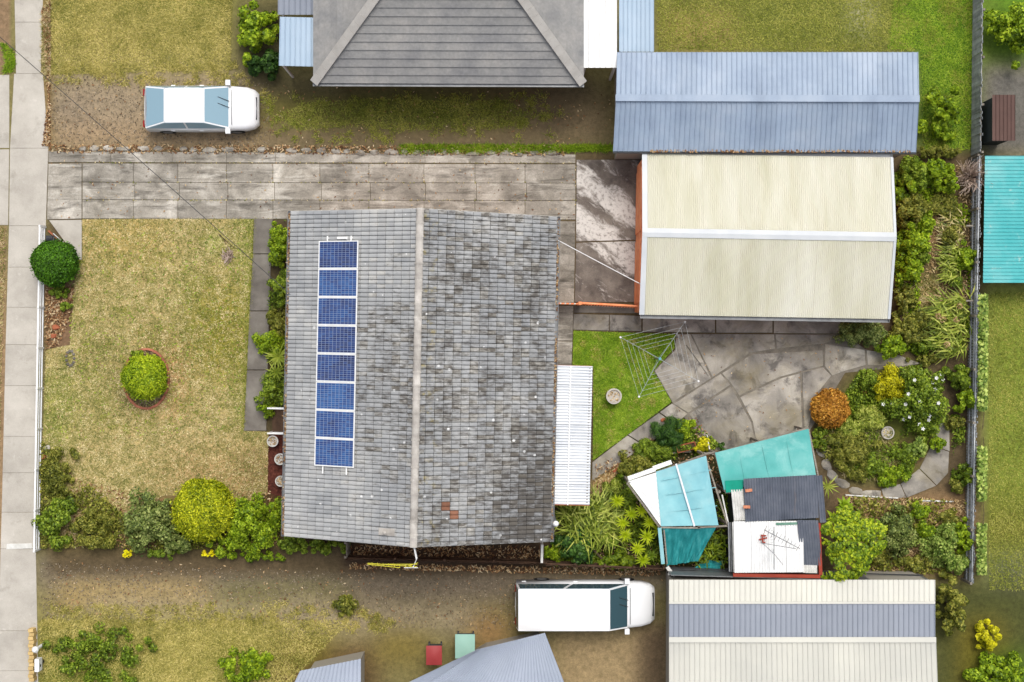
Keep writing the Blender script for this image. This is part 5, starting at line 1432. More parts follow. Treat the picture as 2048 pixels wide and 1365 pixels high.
for (p0, p1, w_, h_) in (((1637,1046),(1641,1150),.13,.12),((1466,1150),(1640,1153),.13,.14)):
    MB().beam(P(*p0, 2.14), P(*p1, 2.14), w_, h_).build('fascia', M['red_trim'], sh)
for i in range(3):
    MB().beam(P(1457+i*4.0,1045,2.1-.2*i), P(1459+i*4.0,1144,2.1-.2*i), .05, .06).build('side_batten', M['grey_metal'], sh)
MB().beam(P(1466,1045,2.1), P(1468,1144,2.1), .07, .1).build('side_gutter', M['white_dirty'], sh)
for (px, py, rz, lab) in ((1497,981,.12,'loose orange brick lying on the upper edge of the dark shed roof'),(1493,1014,-.02,'loose orange brick in the middle of the left edge of the dark shed roof')):
    x, y, z = P(px, py, 2.33)
    t = MB(); t.box(-.13,-.055,0,.13,.055,.07); o = t.build('loose_brick', mat('orange brick', [C(192,120,88), C(222,152,118)], 14, 5, .85, fine=.15)); o.location = (x, y, z-.0); o.rotation_euler = (0, .02, rz); setp(o, lab, 'brick', 'bricks holding down the shed roof')
# television antenna on the shed
an = thing('tv_antenna', 'grey television antenna standing over the white shed roof', 'antenna', P(1548, 1100, 2.25))
zt_ = 3.3
MB().tube([P(1548,1100,2.25), P(1548,1100,zt_+.1)], .022, 8).build('mast', M['grey_metal'], an)
MB().tube([P(1548,1054,zt_), P(1548,1140,zt_)], .016, 6).build('boom', M['grey_metal'], an)
MB().tube([P(1528,1060,zt_+.05), P(1600,1098,zt_+.05)], .014, 6).build('boom', M['grey_metal'], an)
MB().tube([P(1520,1086,zt_+.02), P(1592,1098,zt_+.02)], .012, 6).build('boom', M['grey_metal'], an)
MB().tube([P(1522,1084,zt_-.1), P(1548,1108,zt_-.1), P(1566,1130,zt_-.6)], .010, 6).build('stay', M['grey_metal'], an)
for i in range(10):
    t = i/9; px = 1530+66*t; py = 1061+35*t
    MB().tube([P(px-3.5,py+6+3*(1-t),zt_+.06), P(px+3.5,py-6-3*(1-t),zt_+.06)], .008, 5).build('element', M['timber_brown'] if i % 3 == 0 else M['grey_metal'], an)
for i in range(5):
    py = 1062+i*6; MB().tube([P(1541,py,zt_+.015), P(1546,py,zt_+.015)], .009, 5).build('element', M['grey_metal'], an)
rb = thing('rusty_bracket', 'small rusty red bracket lying on the white shed roof', 'bracket', P(1526, 1077, 2.3))
for (p0, p1) in (((1518,1080),(1534,1076)),((1524,1070),(1526,1086)),((1522,1071),(1532,1072)),((1524,1086),(1531,1085))):
    MB().beam(P(*p0, 2.3), P(*p1, 2.31), .05, .05).build('arm', M['red_trim'], rb)
# planter box, stick and stray timbers in the canopy bed
pl = thing('planter_box', 'long terracotta planter box with a plant beside the canopy', 'planter', P(1371, 893))
a_, b_ = Vector(P(1352,898)), Vector(P(1388,889)); d_ = (b_-a_).normalized(); n_ = Vector((-d_.y,d_.x,0))
for s_ in (-.13,.13): MB().beam(a_+n_*s_+Vector((0,0,.3)), b_+n_*s_+Vector((0,0,.3)), .03, .24).build('side', M['brick'], pl)
for e_ in (a_, b_): MB().beam(e_-n_*.13+Vector((0,0,.3)), e_+n_*.13+Vector((0,0,.3)), .03, .24).build('end', M['brick'], pl)
MB().beam(a_+Vector((0,0,.3)), b_+Vector((0,0,.3)), .23, .08).build('soil', M['soil'], pl)
cc = np.array([[*(a_.lerp(b_, .2+.6*random.random())+n_*random.uniform(-.1,.1))[:2], random.uniform(.36,.5)] for _ in range(90)])
setp(raw_mesh('plant', leaf_quads(cc, rng.normal(size=cc.shape)+np.array([0,0,1]), .09, .05), 4, LM['mid'], pl), kind='stuff')
setp(MB().beam(P(1341,907,.25), P(1382,903,.25), .06, .05).build('plank', M['timber']), 'grey plank lying in the bed below the planter box', 'plank')
setp(MB().beam(P(1414,870,.05), P(1419,899,.6), .035, .03).build('white_stick', M['white']), 'white stick leaning at the corner of the teal canopy', 'stick')
setp(MB().beam(P(1178,1090,.5), P(1206,1120,.4), .07, .05).build('fallen_branch', M['bark']), 'brown fallen branch beside the deep green shrub', 'branch')
for (px, py, lab, mm) in ((1326,840,'flat orange brown stone on the garden path','brick'),(1110,1096,'pale stone in the soil near the house corner','conc_foot')):
    o = blob(px, py, 6, 4, .06, .2, M[mm], None, 'stone', .03); setp(o, lab, 'stone')
for (px, py, r, lab, mm) in ((112,655,9,'orange stone at the foot of the front fence, upper one of two','brick'),(108,672,7,'orange stone just below another one by the front fence','brick'),(94,896,8,'pale stone inside the lower half of the front fence','conc_foot'),(88,915,6,'brown stone below the pale stone by the front fence','brick'),(1728,785,7,'round terracotta stone left of the yellow shrub','brick'),(1720,779,5,'small terracotta stone beside a rounder one in the round bed','brick')):
    o = blob(px, py, r, r*.75, .12, random.random(), M[mm], None, 'stone', .0); setp(o, lab, 'stone')
sr = thing('stone_ring', 'small oval ring of grey stones in the front lawn near the fence', 'stone ring', P(141, 717))
for i in range(11):
    a = 2*PI*i/11; blob(141+8*math.cos(a), 717+15*math.sin(a), 3.4, 3.0, .06, a, M['conc_dark'], sr)
sp_ = thing('stick_pile', 'small pile of pale dry sticks on the front lawn', 'stick pile', P(455, 513))
b = MB()
for i in range(46):
    x, y, _ = P(455+random.gauss(0,5), 513+random.gauss(0,6)); a = random.random()*PI; l_ = random.uniform(.08,.2)
    b.tube([(x-l_*math.cos(a),y-l_*math.sin(a),random.uniform(.02,.12)),(x+l_*math.cos(a),y+l_*math.sin(a),random.uniform(.02,.12))], .012, 4)
b.build('sticks', LM['twig'], sp_)['kind'] = 'stuff'
br = MB(); br.tube([P(437,468,.05),P(452,482,.07),P(468,497,.04)], .018, 5, .008); br.tube([P(446,476,.05),P(452,490,.06)], .01, 4)
setp(br.build('fallen_branch', M['timber_brown']), 'thin fallen branch on the lawn above the stick pile', 'branch')

# ------------------------------------------------------------------ rotary clothesline
zl = 1.9
cl_ = thing('clothesline', 'square rotary clothesline standing between the green lawn and the patio', 'clothesline', P(1320, 718, zl)[:2]+(0,))
cx, cy, _ = P(1320, 718, zl)
MB().tube([(cx,cy,0),(cx,cy,zl-.1)], .03, 10).build('mast', M['grey_metal'], cl_)
MB().tube([(cx,cy,zl-.15),(cx,cy,zl+.02)], .055, 10).build('hub', mat('teal hub', [C(110,170,180)], fine=.05), cl_)
cn = [(1241,675),(1370,644),(1397,763),(1278,794)]
pc = [Vector(P(px, py, zl)) for px, py in cn]; cen = Vector((cx, cy, zl-.12))
M['line'] = mat('clothes line wire', [C(196,200,202)], fine=.03, rough=.4)
M['arm'] = mat('galvanised arm', [C(160,168,170), C(190,196,198)], fine=.05, rough=.4)
for p in pc:
    MB().tube([cen, p], .008, 6).build('arm', M['arm'], cl_)
    MB().tube([Vector((cx,cy,zl-.75)), cen.lerp(p, .45)], .006, 5).build('brace', M['arm'], cl_)
    MB().lathe([(.03,-.03),(.045,0),(.03,.03)], 8, tuple(p)).build('end_cap', M['white'], cl_)
for f in (1.0, .84, .70, .56, .43):
    b = MB()
    for i in range(4):
        b.tube([cen.lerp(pc[i], f)+Vector((0,0,.012)), cen.lerp(pc[(i+1) % 4], f)+Vector((0,0,.012))], .0045, 4)
    b.build('line', M['line'], cl_)
setp(MB().tube([P(1372,690,.05), P(1398,725,.06), P(1417,753,.05)], .012, 5).build('hose', M['conc_dark']), 'thin dark cord lying on the patio right of the clothesline', 'cord')

# ------------------------------------------------------------------ fences
ff = thing('front_fence', 'low white metal fence along the pavement at the front of the block', 'fence', P(84, 780))
def fl_x(py): return 92 - (py-455)*.0175
zf = .62
p, q = P(fl_x(455)-1, 455), P(fl_x(1098)-1, 1098)
for z_, w_ in ((zf,.07),(.36,.04),(.12,.05)):
    MB().beam((p[0],p[1],z_),(q[0],q[1],z_),w_,.04).build('rail', M['white'], ff)
npst = 9
pm = MB().box(-.035,-.035,0,.035,.035,zf+.05).mesh('post', M['white'])
bm2 = MB().box(-.008,-.02,.12,.008,.02,zf-.02).mesh('baluster', M['white'])
for i in range(npst):
    t = i/(npst-1); inst('post', pm, ff, (p[0]+(q[0]-p[0])*t-ff.location.x, p[1]+(q[1]-p[1])*t-ff.location.y, 0))
for i in range(0):
    t = (i+.5)/110; inst('baluster', bm2, ff, (p[0]+(q[0]-p[0])*t-ff.location.x, p[1]+(q[1]-p[1])*t-ff.location.y, 0))
lb = thing('letterbox', 'dark grey letterbox beside the dark clipped bush', 'letterbox', P(100, 477))
x, y, _ = P(99, 477, 1.0)
MB().box(x-.04,y-.04,0,x+.04,y+.04,.8).build('post', M['dark_metal'], lb)
b = MB(); b.box(x-.13,y-.11,.8,x+.13,y+.11,1.0)
b.add([(x-.13,y+.11*math.cos(t),1.0+.06*math.sin(t)) for t in np.linspace(0,PI,7)]+[(x+.13,y+.11*math.cos(t),1.0+.06*math.sin(t)) for t in np.linspace(0,PI,7)], [(i,i+1,8+i,7+i) for i in range(6)]+[tuple(range(7)),tuple(range(7,14))])
b.build('box', M['dark_metal'], lb)
MB().box(x+.131,y-.08,.9,x+.14,y+.08,.93).build('slot', M['grey_metal'], lb)
for (p0, p1, mm, lab) in (((97,462),(137,497),'brick','reddish timber edging board beside the gateway paving'),((106,468),(139,497),'white_dirty','pale timber strip lying along the reddish edging board')):
    setp(MB().beam(P(*p0, .06), P(*p1, .06), .06, .08).build('edging_board', M[mm]), lab, 'board')

# rear fence: posts, two rails and single palings
rf = thing('rear_fence', 'grey timber paling fence along the right edge of the block', 'fence', P(1942, 740))
p, q = Vector(P(1942, 318)), Vector(P(1927, 1158)); zf = 1.05
d_ = (q-p); L_ = d_.length; d_.normalize(); n_ = Vector((d_.y, -d_.x, 0)); 
if n_.x > 0: n_ = -n_
M['paling'] = mat('grey fence paling', [C(140,144,148), C(172,176,180), C(196,198,200)], 3, 6, .85, fine=.12, objvar=.22)
pam = [MB().box(-.043,-.008,0,.043,.008,zf*f).mesh('paling', M['paling']) for f in (1.0,.97,1.02)]
npl = 150; ang = math.atan2(d_.y, d_.x)
for i in range(npl):
    v = p+d_*(L_*(i+.5)/npl)-n_*.03-rf.location
    inst('paling', random.choice(pam), rf, v, (random.gauss(0,.02), 0, ang+random.gauss(0,.03)))
for z_ in (.35,.75,zf-.08): MB().beam(p+n_*.01+Vector((0,0,z_)), q+n_*.01+Vector((0,0,z_)), .045, .06).build('rail', M['paling'], rf)
for i in range(9):
    v = p+d_*(L_*i/8)+n_*.07; MB().beam(v, v+Vector((0,0,zf+.02)), .09, .09).build('post', M['timber'], rf)
for (py) in (452,602):
    MB().beam(P(1932,py,.9), P(1946,py,.9), .06, .06).build('brace', M['timber'], rf)
# lower boundary: paling fence beside the house, steel fence beyond the shed
def paling_fence(name, lab, p0, p1, h, n, m, rails=2, mrail='timber_brown', post=5):
    t = thing(name, lab, 'fence', P(*[(a+b)/2 for a, b in zip(p0, p1)]))
    p, q = Vector(P(*p0)), Vector(P(*p1)); d = q-p; L = d.length; d.normalize(); a = math.atan2(d.y, d.x)
    me = MB().box(-L/n*.48,-.008,0,L/n*.48,.008,h).mesh('paling', M[m])
    for i in range(n): inst('paling', me, t, p+d*(L*(i+.5)/n)-t.location, (random.gauss(0,.02),0,a+random.gauss(0,.01)))
    nn = Vector((-d.y, d.x, 0))
    for k in range(rails): z_ = h*(.25+.6*k/max(1,rails-1)); MB().beam(p+nn*.035+Vector((0,0,z_)), q+nn*.035+Vector((0,0,z_)), .045, .07).build('rail', M[mrail], t)
    for i in range(post): v = p+d*(L*i/(post-1))+nn*.07; MB().beam(v, v+Vector((0,0,h)), .08, .08).build('post', M[mrail], t)
    return t
paling_fence('side_fence', 'dark timber fence across the narrow gap below the house gable', (697,1111), (1086,1120), 1.0, 80, 'timber_brown')
paling_fence('boundary_fence', 'dark timber fence below the fern and rosette plants', (1090,1122), (1322,1132), 1.0, 50, 'timber_brown')
paling_fence('cross_fence', 'short grey fence at the lower front corner of the house', (701,1106), (701,1078), 1.1, 6, 'timber', post=2, mrail='timber')
for (p0, p1, lab) in (((1084,1086),(1083,1122),'pale upright board at the lower rear corner of the house'),):
    setp(MB().beam(P(*p0, 1.0), P(*p1, 1.0), .09, 1.0).build('pale_board', M['white_dirty']), lab, 'board')
sf = thing('steel_fence', 'pale steel gutter edged fence below the garden shed', 'fence', P(1590, 1160))
MB().beam(P(1336,1148,1.3), P(1852,1164,1.3), .10, .05).build('cap_rail', M['white_dirty'], sf)
MB().beam(P(1336,1142,1.2), P(1852,1157,1.2), .03, 1.9).build('sheet_panel', M['grey_metal'], sf)
MB().beam(P(1340,1138,1.2), P(1846,1151,1.2), .04, .05).build('rail', M['dark_metal'], sf)
for i in range(6): 
    px = 1340+i*101; v = Vector(P(px, 1141+i*3.1, 0)); MB().beam(v, v+Vector((0,0,1.3)), .07, .07).build('post', M['grey_metal'], sf)
MB().beam(P(1334,1134,1.3), P(1346,1150,1.3), .14, .04).build('end_cap', M['white_dirty'], sf)
# antenna standing beyond the lower gable end
ta = thing('tv_antenna', 'yellow and white television antenna on a mast at the lower gable end of the house', 'antenna', P(827, 1133, 6.0)[:2]+(0,))
mx, my, _ = P(827, 1133, 6.0)
rx_, ry_, rz_ = (Hm @ Vector((0, -HL, ZR-.05)))
MB().tube([(mx,my,4.2),(mx,my,6.1)], .02, 8).build('mast', M['white'], ta)
for z_ in (4.3, 4.62): MB().tube([(rx_,ry_+.05,z_),(mx,my,z_)], .018, 6).build('bracket', M['white'], ta)
M['yellow'] = mat('yellow rods', [C(200,190,40), C(224,214,80)], fine=.05, rough=.5)
for (p0, p1, mm) in (((735,1127),(834,1134),'yellow'),((735,1129),(800,1136),'yellow'),((770,1129),(834,1129),'yellow'),((808,1136),(836,1136),'white'),((815,1133),(836,1126),'yellow')):
    MB().tube([P(*p0, 6.0), P(*p1, 6.0)], .013, 6).build('boom', M[mm], ta)
for i in range(8):
    px = 744+i*11; MB().tube([P(px,1125.5+i*.6,6.02), P(px+1,1132+i*.6,6.02)], .010, 5).build('element', M['yellow'], ta)

# ------------------------------------------------------------------ neighbouring buildings
def roof_plane(parent, corners, zs, m, name='roof_sheet', width=.76, rib=.19, ribh=.03, gapz=.006, courses=None):
    """a pitched plane built of real sheets: corners a,b along the eave, c,d along the ridge (pixels)"""
    a, b2, c_, d_ = [Vector(P(*q, z)) for q, z in zip(corners, zs)]
    L = (b2-a).length; n_ = max(1, int(round(L/width)))
    nn = (b2-a).cross(d_-a).normalized()
    if nn.z < 0: nn = -nn
    if courses:
        for i in range(courses):
            t0, t1 = i/courses, (i+1)/courses
            e0, e1 = a.lerp(d_, t0), b2.lerp(c_, t0); f0, f1 = a.lerp(d_, t1), b2.lerp(c_, t1)
            mb = MB(); mb.add([e0+nn*.05, e1+nn*.05, f1+nn*.01, f0+nn*.01, e0, e1], [(0,1,2,3),(4,5,1,0)])
            mb.build(name, M[m], parent)
        return
    for i in range(n_):
        t0, t1 = i/n_, (i+1)/n_
        e0, e1, f0, f1 = a.lerp(b2, t0), a.lerp(b2, t1), d_.lerp(c_, t0), d_.lerp(c_, t1)
        k = max(1, int(round((e1-e0).length/rib))); mb = MB()
        for j in range(k):
            prof = [(0,ribh),(.10,ribh),(.2,0),(.9,0),(1,ribh)]
            vs = []
            for s_, w_ in prof:
                t = (j+s_)/k; vs += [e0.lerp(e1, t)+nn*w_, f0.lerp(f1, t)+nn*w_]
            mb.add(vs, [(2*x, 2*x+2, 2*x+3, 2*x+1) for x in range(4)])
        mb.build(name, M[m], parent)
def body(parent, x0, y0, x1, y1, z, m, inset=.35):
    a, b2 = P(x0, y1, z), P(x1, y0, z)
    MB().box(a[0]+inset, a[1]+inset, 0, b2[0]-inset, b2[1]-inset, z-.1).build('wall', M[m], parent)
M['blue_roof'] = mat('blue grey ribbed steel', [C(140,156,178), C(154,170,190), C(168,181,198)], .6, 5, .5, spec=.35, fine=.06, objvar=.05, stains=[(C(110,124,144), .8, .5, .75, (2,.3,1), 0, .4), (C(206,208,202), 9, .70, .75, V1, 0, .7)])
M['pale_blue'] = mat('pale blue steel', [C(166,188,208), C(184,202,218)], .6, 5, .5, fine=.05, objvar=.03)
M['grey_tile'] = mat('grey concrete tiles', [C(130,130,131), C(148,147,145), C(162,159,155)], 1.2, 7, .85, fine=.14, objvar=.05, fscale=9)
M['cap_pale'] = mat('pale hip capping', [C(168,164,158), C(190,186,180)], 2, 5, .85, fine=.1)
M['cream2'] = mat('cream steel roof', [C(206,205,196), C(222,220,208)], .4, 5, .55, fine=.04, objvar=.03)
M['grey_blue2'] = mat('grey blue steel sheets', [C(146,154,168,.8), C(160,167,180,.8)], .5, 5, .5, fine=.05, objvar=.04)
M['lav_roof'] = mat('pale lavender grey steel', [C(172,181,196), C(188,196,210)], .5, 5, .5, fine=.05, objvar=.03)
M['teal_roof'] = mat('turquoise painted roof', [C(52,182,186,.85), C(92,200,202,.85), C(150,220,220,.85)], .35, 5, .5, fine=.05, stains=[(C(222,224,210), 3.0, .6, .7, V1, 0, .5)])
M['wall_plain'] = mat('rendered wall', [C(170,164,152)], fine=.08)
# blue roofed garage above
bg_ = thing('blue_garage', 'long neighbouring garage with a blue grey ribbed gable roof', 'garage', P(1532, 205))
roof_plane(bg_, [(1226,303),(1832,305),(1838,198),(1232,196)], [2.6,2.6,3.3,3.3], 'blue_roof')
roof_plane(bg_, [(1836,105),(1234,105),(1232,196),(1838,198)], [2.6,2.6,3.3,3.3], 'blue_roof')
MB().beam(P(1231,196,3.33), P(1839,198,3.33), .25, .04).build('ridge_cap', M['blue_roof'], bg_)
MB().beam(P(1226,304.5,2.52), P(1832,306.5,2.52), .10, .09).build('gutter', M['dark_metal'], bg_)
a_, b_ = P(1240,300,2.6), P(1824,110,2.6); MB().box(a_[0],a_[1],0,b_[0],b_[1],2.5).build('wall', M['wall_plain'], bg_)
gutl = np.array([P(random.uniform(1300,1820), 303+random.uniform(-3,2), 2.62) for _ in range(420)])
setp(raw_mesh('gutter_litter', leaf_quads(gutl, np.stack([rng.normal(0,.4,420),rng.normal(0,.4,420),np.ones(420)],1), .09, .05), 4, M['litter'], bg_), kind='stuff')
ax = thing('carport', 'pale blue flat steel carport roof joining the blue garage at the top', 'carport', P(1272, 40))
roof_plane(ax, [(1238,104),(1308,104),(1308,-60),(1238,-60)], [2.5,2.5,2.7,2.7], 'pale_blue')
for px, py in ((1242,100),(1304,100),(1242,-40),(1304,-40)): x, y, _ = P(px, py, 2.5); MB().beam((x,y,0),(x,y,2.45),.09,.09).build('post', M['grey_metal'], ax)
wp = thing('white_roof', 'narrow white flat porch roof at the right end of the grey hip roof', 'porch', P(1200, 60))
roof_plane(wp, [(1166,136),(1234,136),(1234,-60),(1166,-60)], [2.6,2.6,2.7,2.7], 'white_sheet')
for px, py in ((1170,132),(1230,132),(1170,-40),(1230,-40)): x, y, _ = P(px, py, 2.6); MB().beam((x,y,0),(x,y,2.55),.09,.09).build('post', M['white_dirty'], wp)
# grey hip roofed house above
hh = thing('hip_roof_house', 'neighbouring house with a grey tiled hip roof at the top edge', 'house', P(900, -100))
ze2, zr2 = 2.7, 5.0
roof_plane(hh, [(628,166),(1166,168),(968,-108),(826,-108)], [ze2,ze2,zr2,zr2], 'grey_tile', 'tile_course', courses=16)
roof_plane(hh, [(628,-380),(628,166),(826,-108),(826,-240)], [ze2,ze2,zr2,zr2], 'grey_tile', 'tile_course', courses=16)
roof_plane(hh, [(1166,168),(1166,-380),(968,-240),(968,-108)], [ze2,ze2,zr2,zr2], 'grey_tile', 'tile_course', courses=16)
for p0, p1 in (((628,166),(826,-108)),((1166,168),(968,-108))):
    a_, b_ = Vector(P(*p0, ze2+.06)), Vector(P(*p1, zr2+.06)); n_ = 18
    for i in range(n_): MB().beam(a_.lerp(b_, i/n_), a_.lerp(b_, (i+.97)/n_)+Vector((0,0,.02)), .34, .08).build('hip_cap', M['cap_pale'], hh)
body(hh, 628, -380, 1166, 166, ze2, 'brick', .45)
MB().beam(P(626,170,2.6), P(1168,172,2.6), .12, .1).build('gutter', M['grey_metal'], hh)
pb = thing('awning', 'pale blue flat awning at the left end of the grey hip roof', 'awning', P(600, 85))
roof_plane(pb, [(558,132),(642,134),(642,36),(560,34)], [2.5,2.5,2.6,2.6], 'pale_blue')
for px, py in ((564,128),(564,40)): x, y, _ = P(px, py, 2.5); MB().beam((x,y,0),(x,y,2.45),.08,.08).build('post', M['white_dirty'], pb)
pb2 = thing('awning', 'darker grey blue flat roof strip at the top edge above the pale blue awning', 'awning', P(600, -10))
roof_plane(pb2, [(556,30),(644,30),(644,-90),(556,-90)], [2.6,2.6,2.7,2.7], 'grey_blue2')
for px, py in ((562,24),(562,-80)): x, y, _ = P(px, py, 2.6); MB().beam((x,y,0),(x,y,2.55),.08,.08).build('post', M['white_dirty'], pb2)
# right hand neighbours
tr_ = thing('turquoise_shed', 'neighbouring shed with a turquoise corrugated roof beyond the rear fence', 'shed', P(2050, 440))
roof_plane(tr_, [(1966,566),(1970,312),(2160,312),(2160,566)], [1.16,1.16,1.6,1.6], 'teal_roof', rib=.15)
a_, b_ = P(1996,560,1.16), P(2150,320,1.16); MB().box(a_[0],a_[1],0,b_[0],b_[1],1.12).build('wall', M['shed_wall'], tr_)
bs = thing('brown_shed', 'small dark brown roofed lean-to near the right edge beyond the fence', 'shed', P(2005, 235))
M['brown_roof'] = mat('brown roofing', [C(88,66,60), C(110,84,76)], .8, 5, .7, fine=.1)
roof_plane(bs, [(1984,282),(2030,282),(2030,190),(1984,190)], [1.6,1.6,1.8,1.8], 'brown_roof', rib=.15)
a_, b_ = P(1988,278,1.6), P(2026,194,1.6); MB().box(a_[0],a_[1],0,b_[0],b_[1],1.5).build('wall', M['shed_wall'], bs)
paling_fence('neighbour_fence', 'pale grey fence at the upper right between two neighbouring gardens', (1946,-60), (1942,312), 1.1, 70, 'paling', mrail='timber')
# lower neighbours
cr_ = thing('cream_house', 'neighbouring building with a cream steel roof and a grey blue middle band at the bottom', 'house', P(1600, 1300))
roof_plane(cr_, [(1870,1160),(1338,1160),(1338,1206),(1870,1206)], [2.6,2.6,2.75,2.75], 'cream2')
roof_plane(cr_, [(1870,1206),(1338,1206),(1338,1280),(1870,1280)], [2.76,2.76,3.1,3.1], 'grey_blue2')
roof_plane(cr_, [(1338,1440),(1878,1440),(1872,1280),(1338,1280)], [2.7,2.7,3.1,3.1], 'cream2')
MB().beam(P(1338,1280,3.14), P(1872,1280,3.14), .2, .04).build('ridge_cap', M['cream2'], cr_)
MB().beam(P(1338,1206,2.8), P(1870,1206,2.8), .08, .03).build('joint_flashing', M['cream2'], cr_)
a_, b_ = P(1348,1434,2.6), P(1862,1166,2.6); MB().box(a_[0],a_[1],0,b_[0],b_[1],2.5).build('wall', M['wall_plain'], cr_)
lv = thing('grey_blue_house', 'neighbouring house with a pale lavender grey roof slanting across the bottom edge', 'house', P(960, 1400))
roof_plane(lv, [(770,1420),(1150,1420),(1090,1266),(960,1298)], [2.6,2.6,3.3,3.3], 'lav_roof', width=.9)
roof_plane(lv, [(700,1420),(772,1420),(962,1298),(955,1299)], [2.6,2.6,3.3,3.3], 'lav_roof', width=.9)
MB().prism(PP([(800,1414),(1120,1414),(1080,1292),(970,1316)], 2.5), 0, 2.55).build('wall', M['wall_plain'], lv)
l2 = thing('pale_shed', 'small shed roof of pale steel at the bottom edge left of the lavender roof', 'shed', P(650, 1350))
roof_plane(l2, [(572,1400),(722,1400),(722,1318),(600,1342)], [2.2,2.2,2.5,2.5], 'lav_roof')
MB().prism(PP([(596,1394),(716,1394),(716,1330),(612,1352)], 2.2), 0, 2.1).build('wall', M['wall_plain'], l2)
# bins and the two low tubs
def bin_(name, lab, px, py, m, s=1.0, cat='bin'):
    x, y, _ = P(px, py, 1.0); t = thing(name, lab, cat, (x, y, 0))
    b = MB(); b.add([(-.22*s,-.25*s,.08),(.22*s,-.25*s,.08),(.22*s,.25*s,.08),(-.22*s,.25*s,.08),(-.29*s,-.34*s,.95),(.29*s,-.34*s,.95),(.29*s,.36*s,.95),(-.29*s,.36*s,.95)], [(0,3,2,1),(0,1,5,4),(1,2,6,5),(2,3,7,6),(3,0,4,7)]); b.build('body', M['shed_wall'], t, local=True)
    MB().grid(lambda u, v: ((-.31+.62*u)*s, (-.37+.76*v)*s, .96+.07*math.sin(PI*v)*math.sin(PI*min(1,max(0,u)))+.02), 8, 8).build('lid', m, t, local=True, smooth=True)
    MB().tube([(-.25*s,.4*s,.95),(.25*s,.4*s,.95)], .02, 6).build('handle', M['shed_wall'], t, local=True)
    for sx in (-1, 1): MB().tube([(sx*.24*s-.03,.26*s,.1),(sx*.24*s+.03,.26*s,.1)], .1, 12).build('wheel', M['dark_metal'], t, local=True)
bin_('wheelie_bin', 'wheeled bin with a red lid beside the lavender roof', 868, 1312, mat('red plastic', [C(158,56,58), C(178,74,74)], fine=.05, rough=.5))
bin_('wheelie_bin', 'wheeled bin with a pale green lid beside the lavender roof', 930, 1294, mat('pale green plastic', [C(150,196,180), C(168,208,194)], fine=.05, rough=.5), 1.25)
# letterbox pillar and box at the lower edge of the pavement
lp = thing('brick_letterbox', 'sandstone coloured brick letterbox pier with a white round cap by the lower pavement', 'letterbox', P(70, 1300))
for i in range(14):
    py = 1258+i*7.5; x, y, _ = P(68+(i % 2)*2, py); MB().box(x-.11,y-.07,0,x+.09,y+.06,.35+.02*(i % 2)).build('brick', M['cream_brick'] if 'cream_brick' in M else M.setdefault('cream_brick', mat('cream brick', [C(196,164,104), C(222,194,136)], 5, 5, .85, fine=.1, objvar=.1)), lp)
x, y, _ = P(70, 1300, .9); MB().lathe([(.06,0),(.06,.75),(.12,.8),(.13,.9),(.07,1.0),(.01,1.02)], 14, (x, y, 0)).build('cap', M['white'], lp)
mbx = thing('parcel_box', 'white box with a round opening beside the brick letterbox pier', 'letterbox', P(73, 1330))
x, y, _ = P(74, 1331, .7); MB().box(x-.09,y-.26,.35,x+.08,y+.24,.72).build('box', M['white'], mbx); MB().tube([(x+.08,y-.05,.55),(x+.09,y-.05,.55)], .06, 12).build('opening', M['dark_metal'], mbx); MB().box(x-.04,y-.05,0,x+.04,y+.05,.35).build('post', M['dark_metal'], mbx)

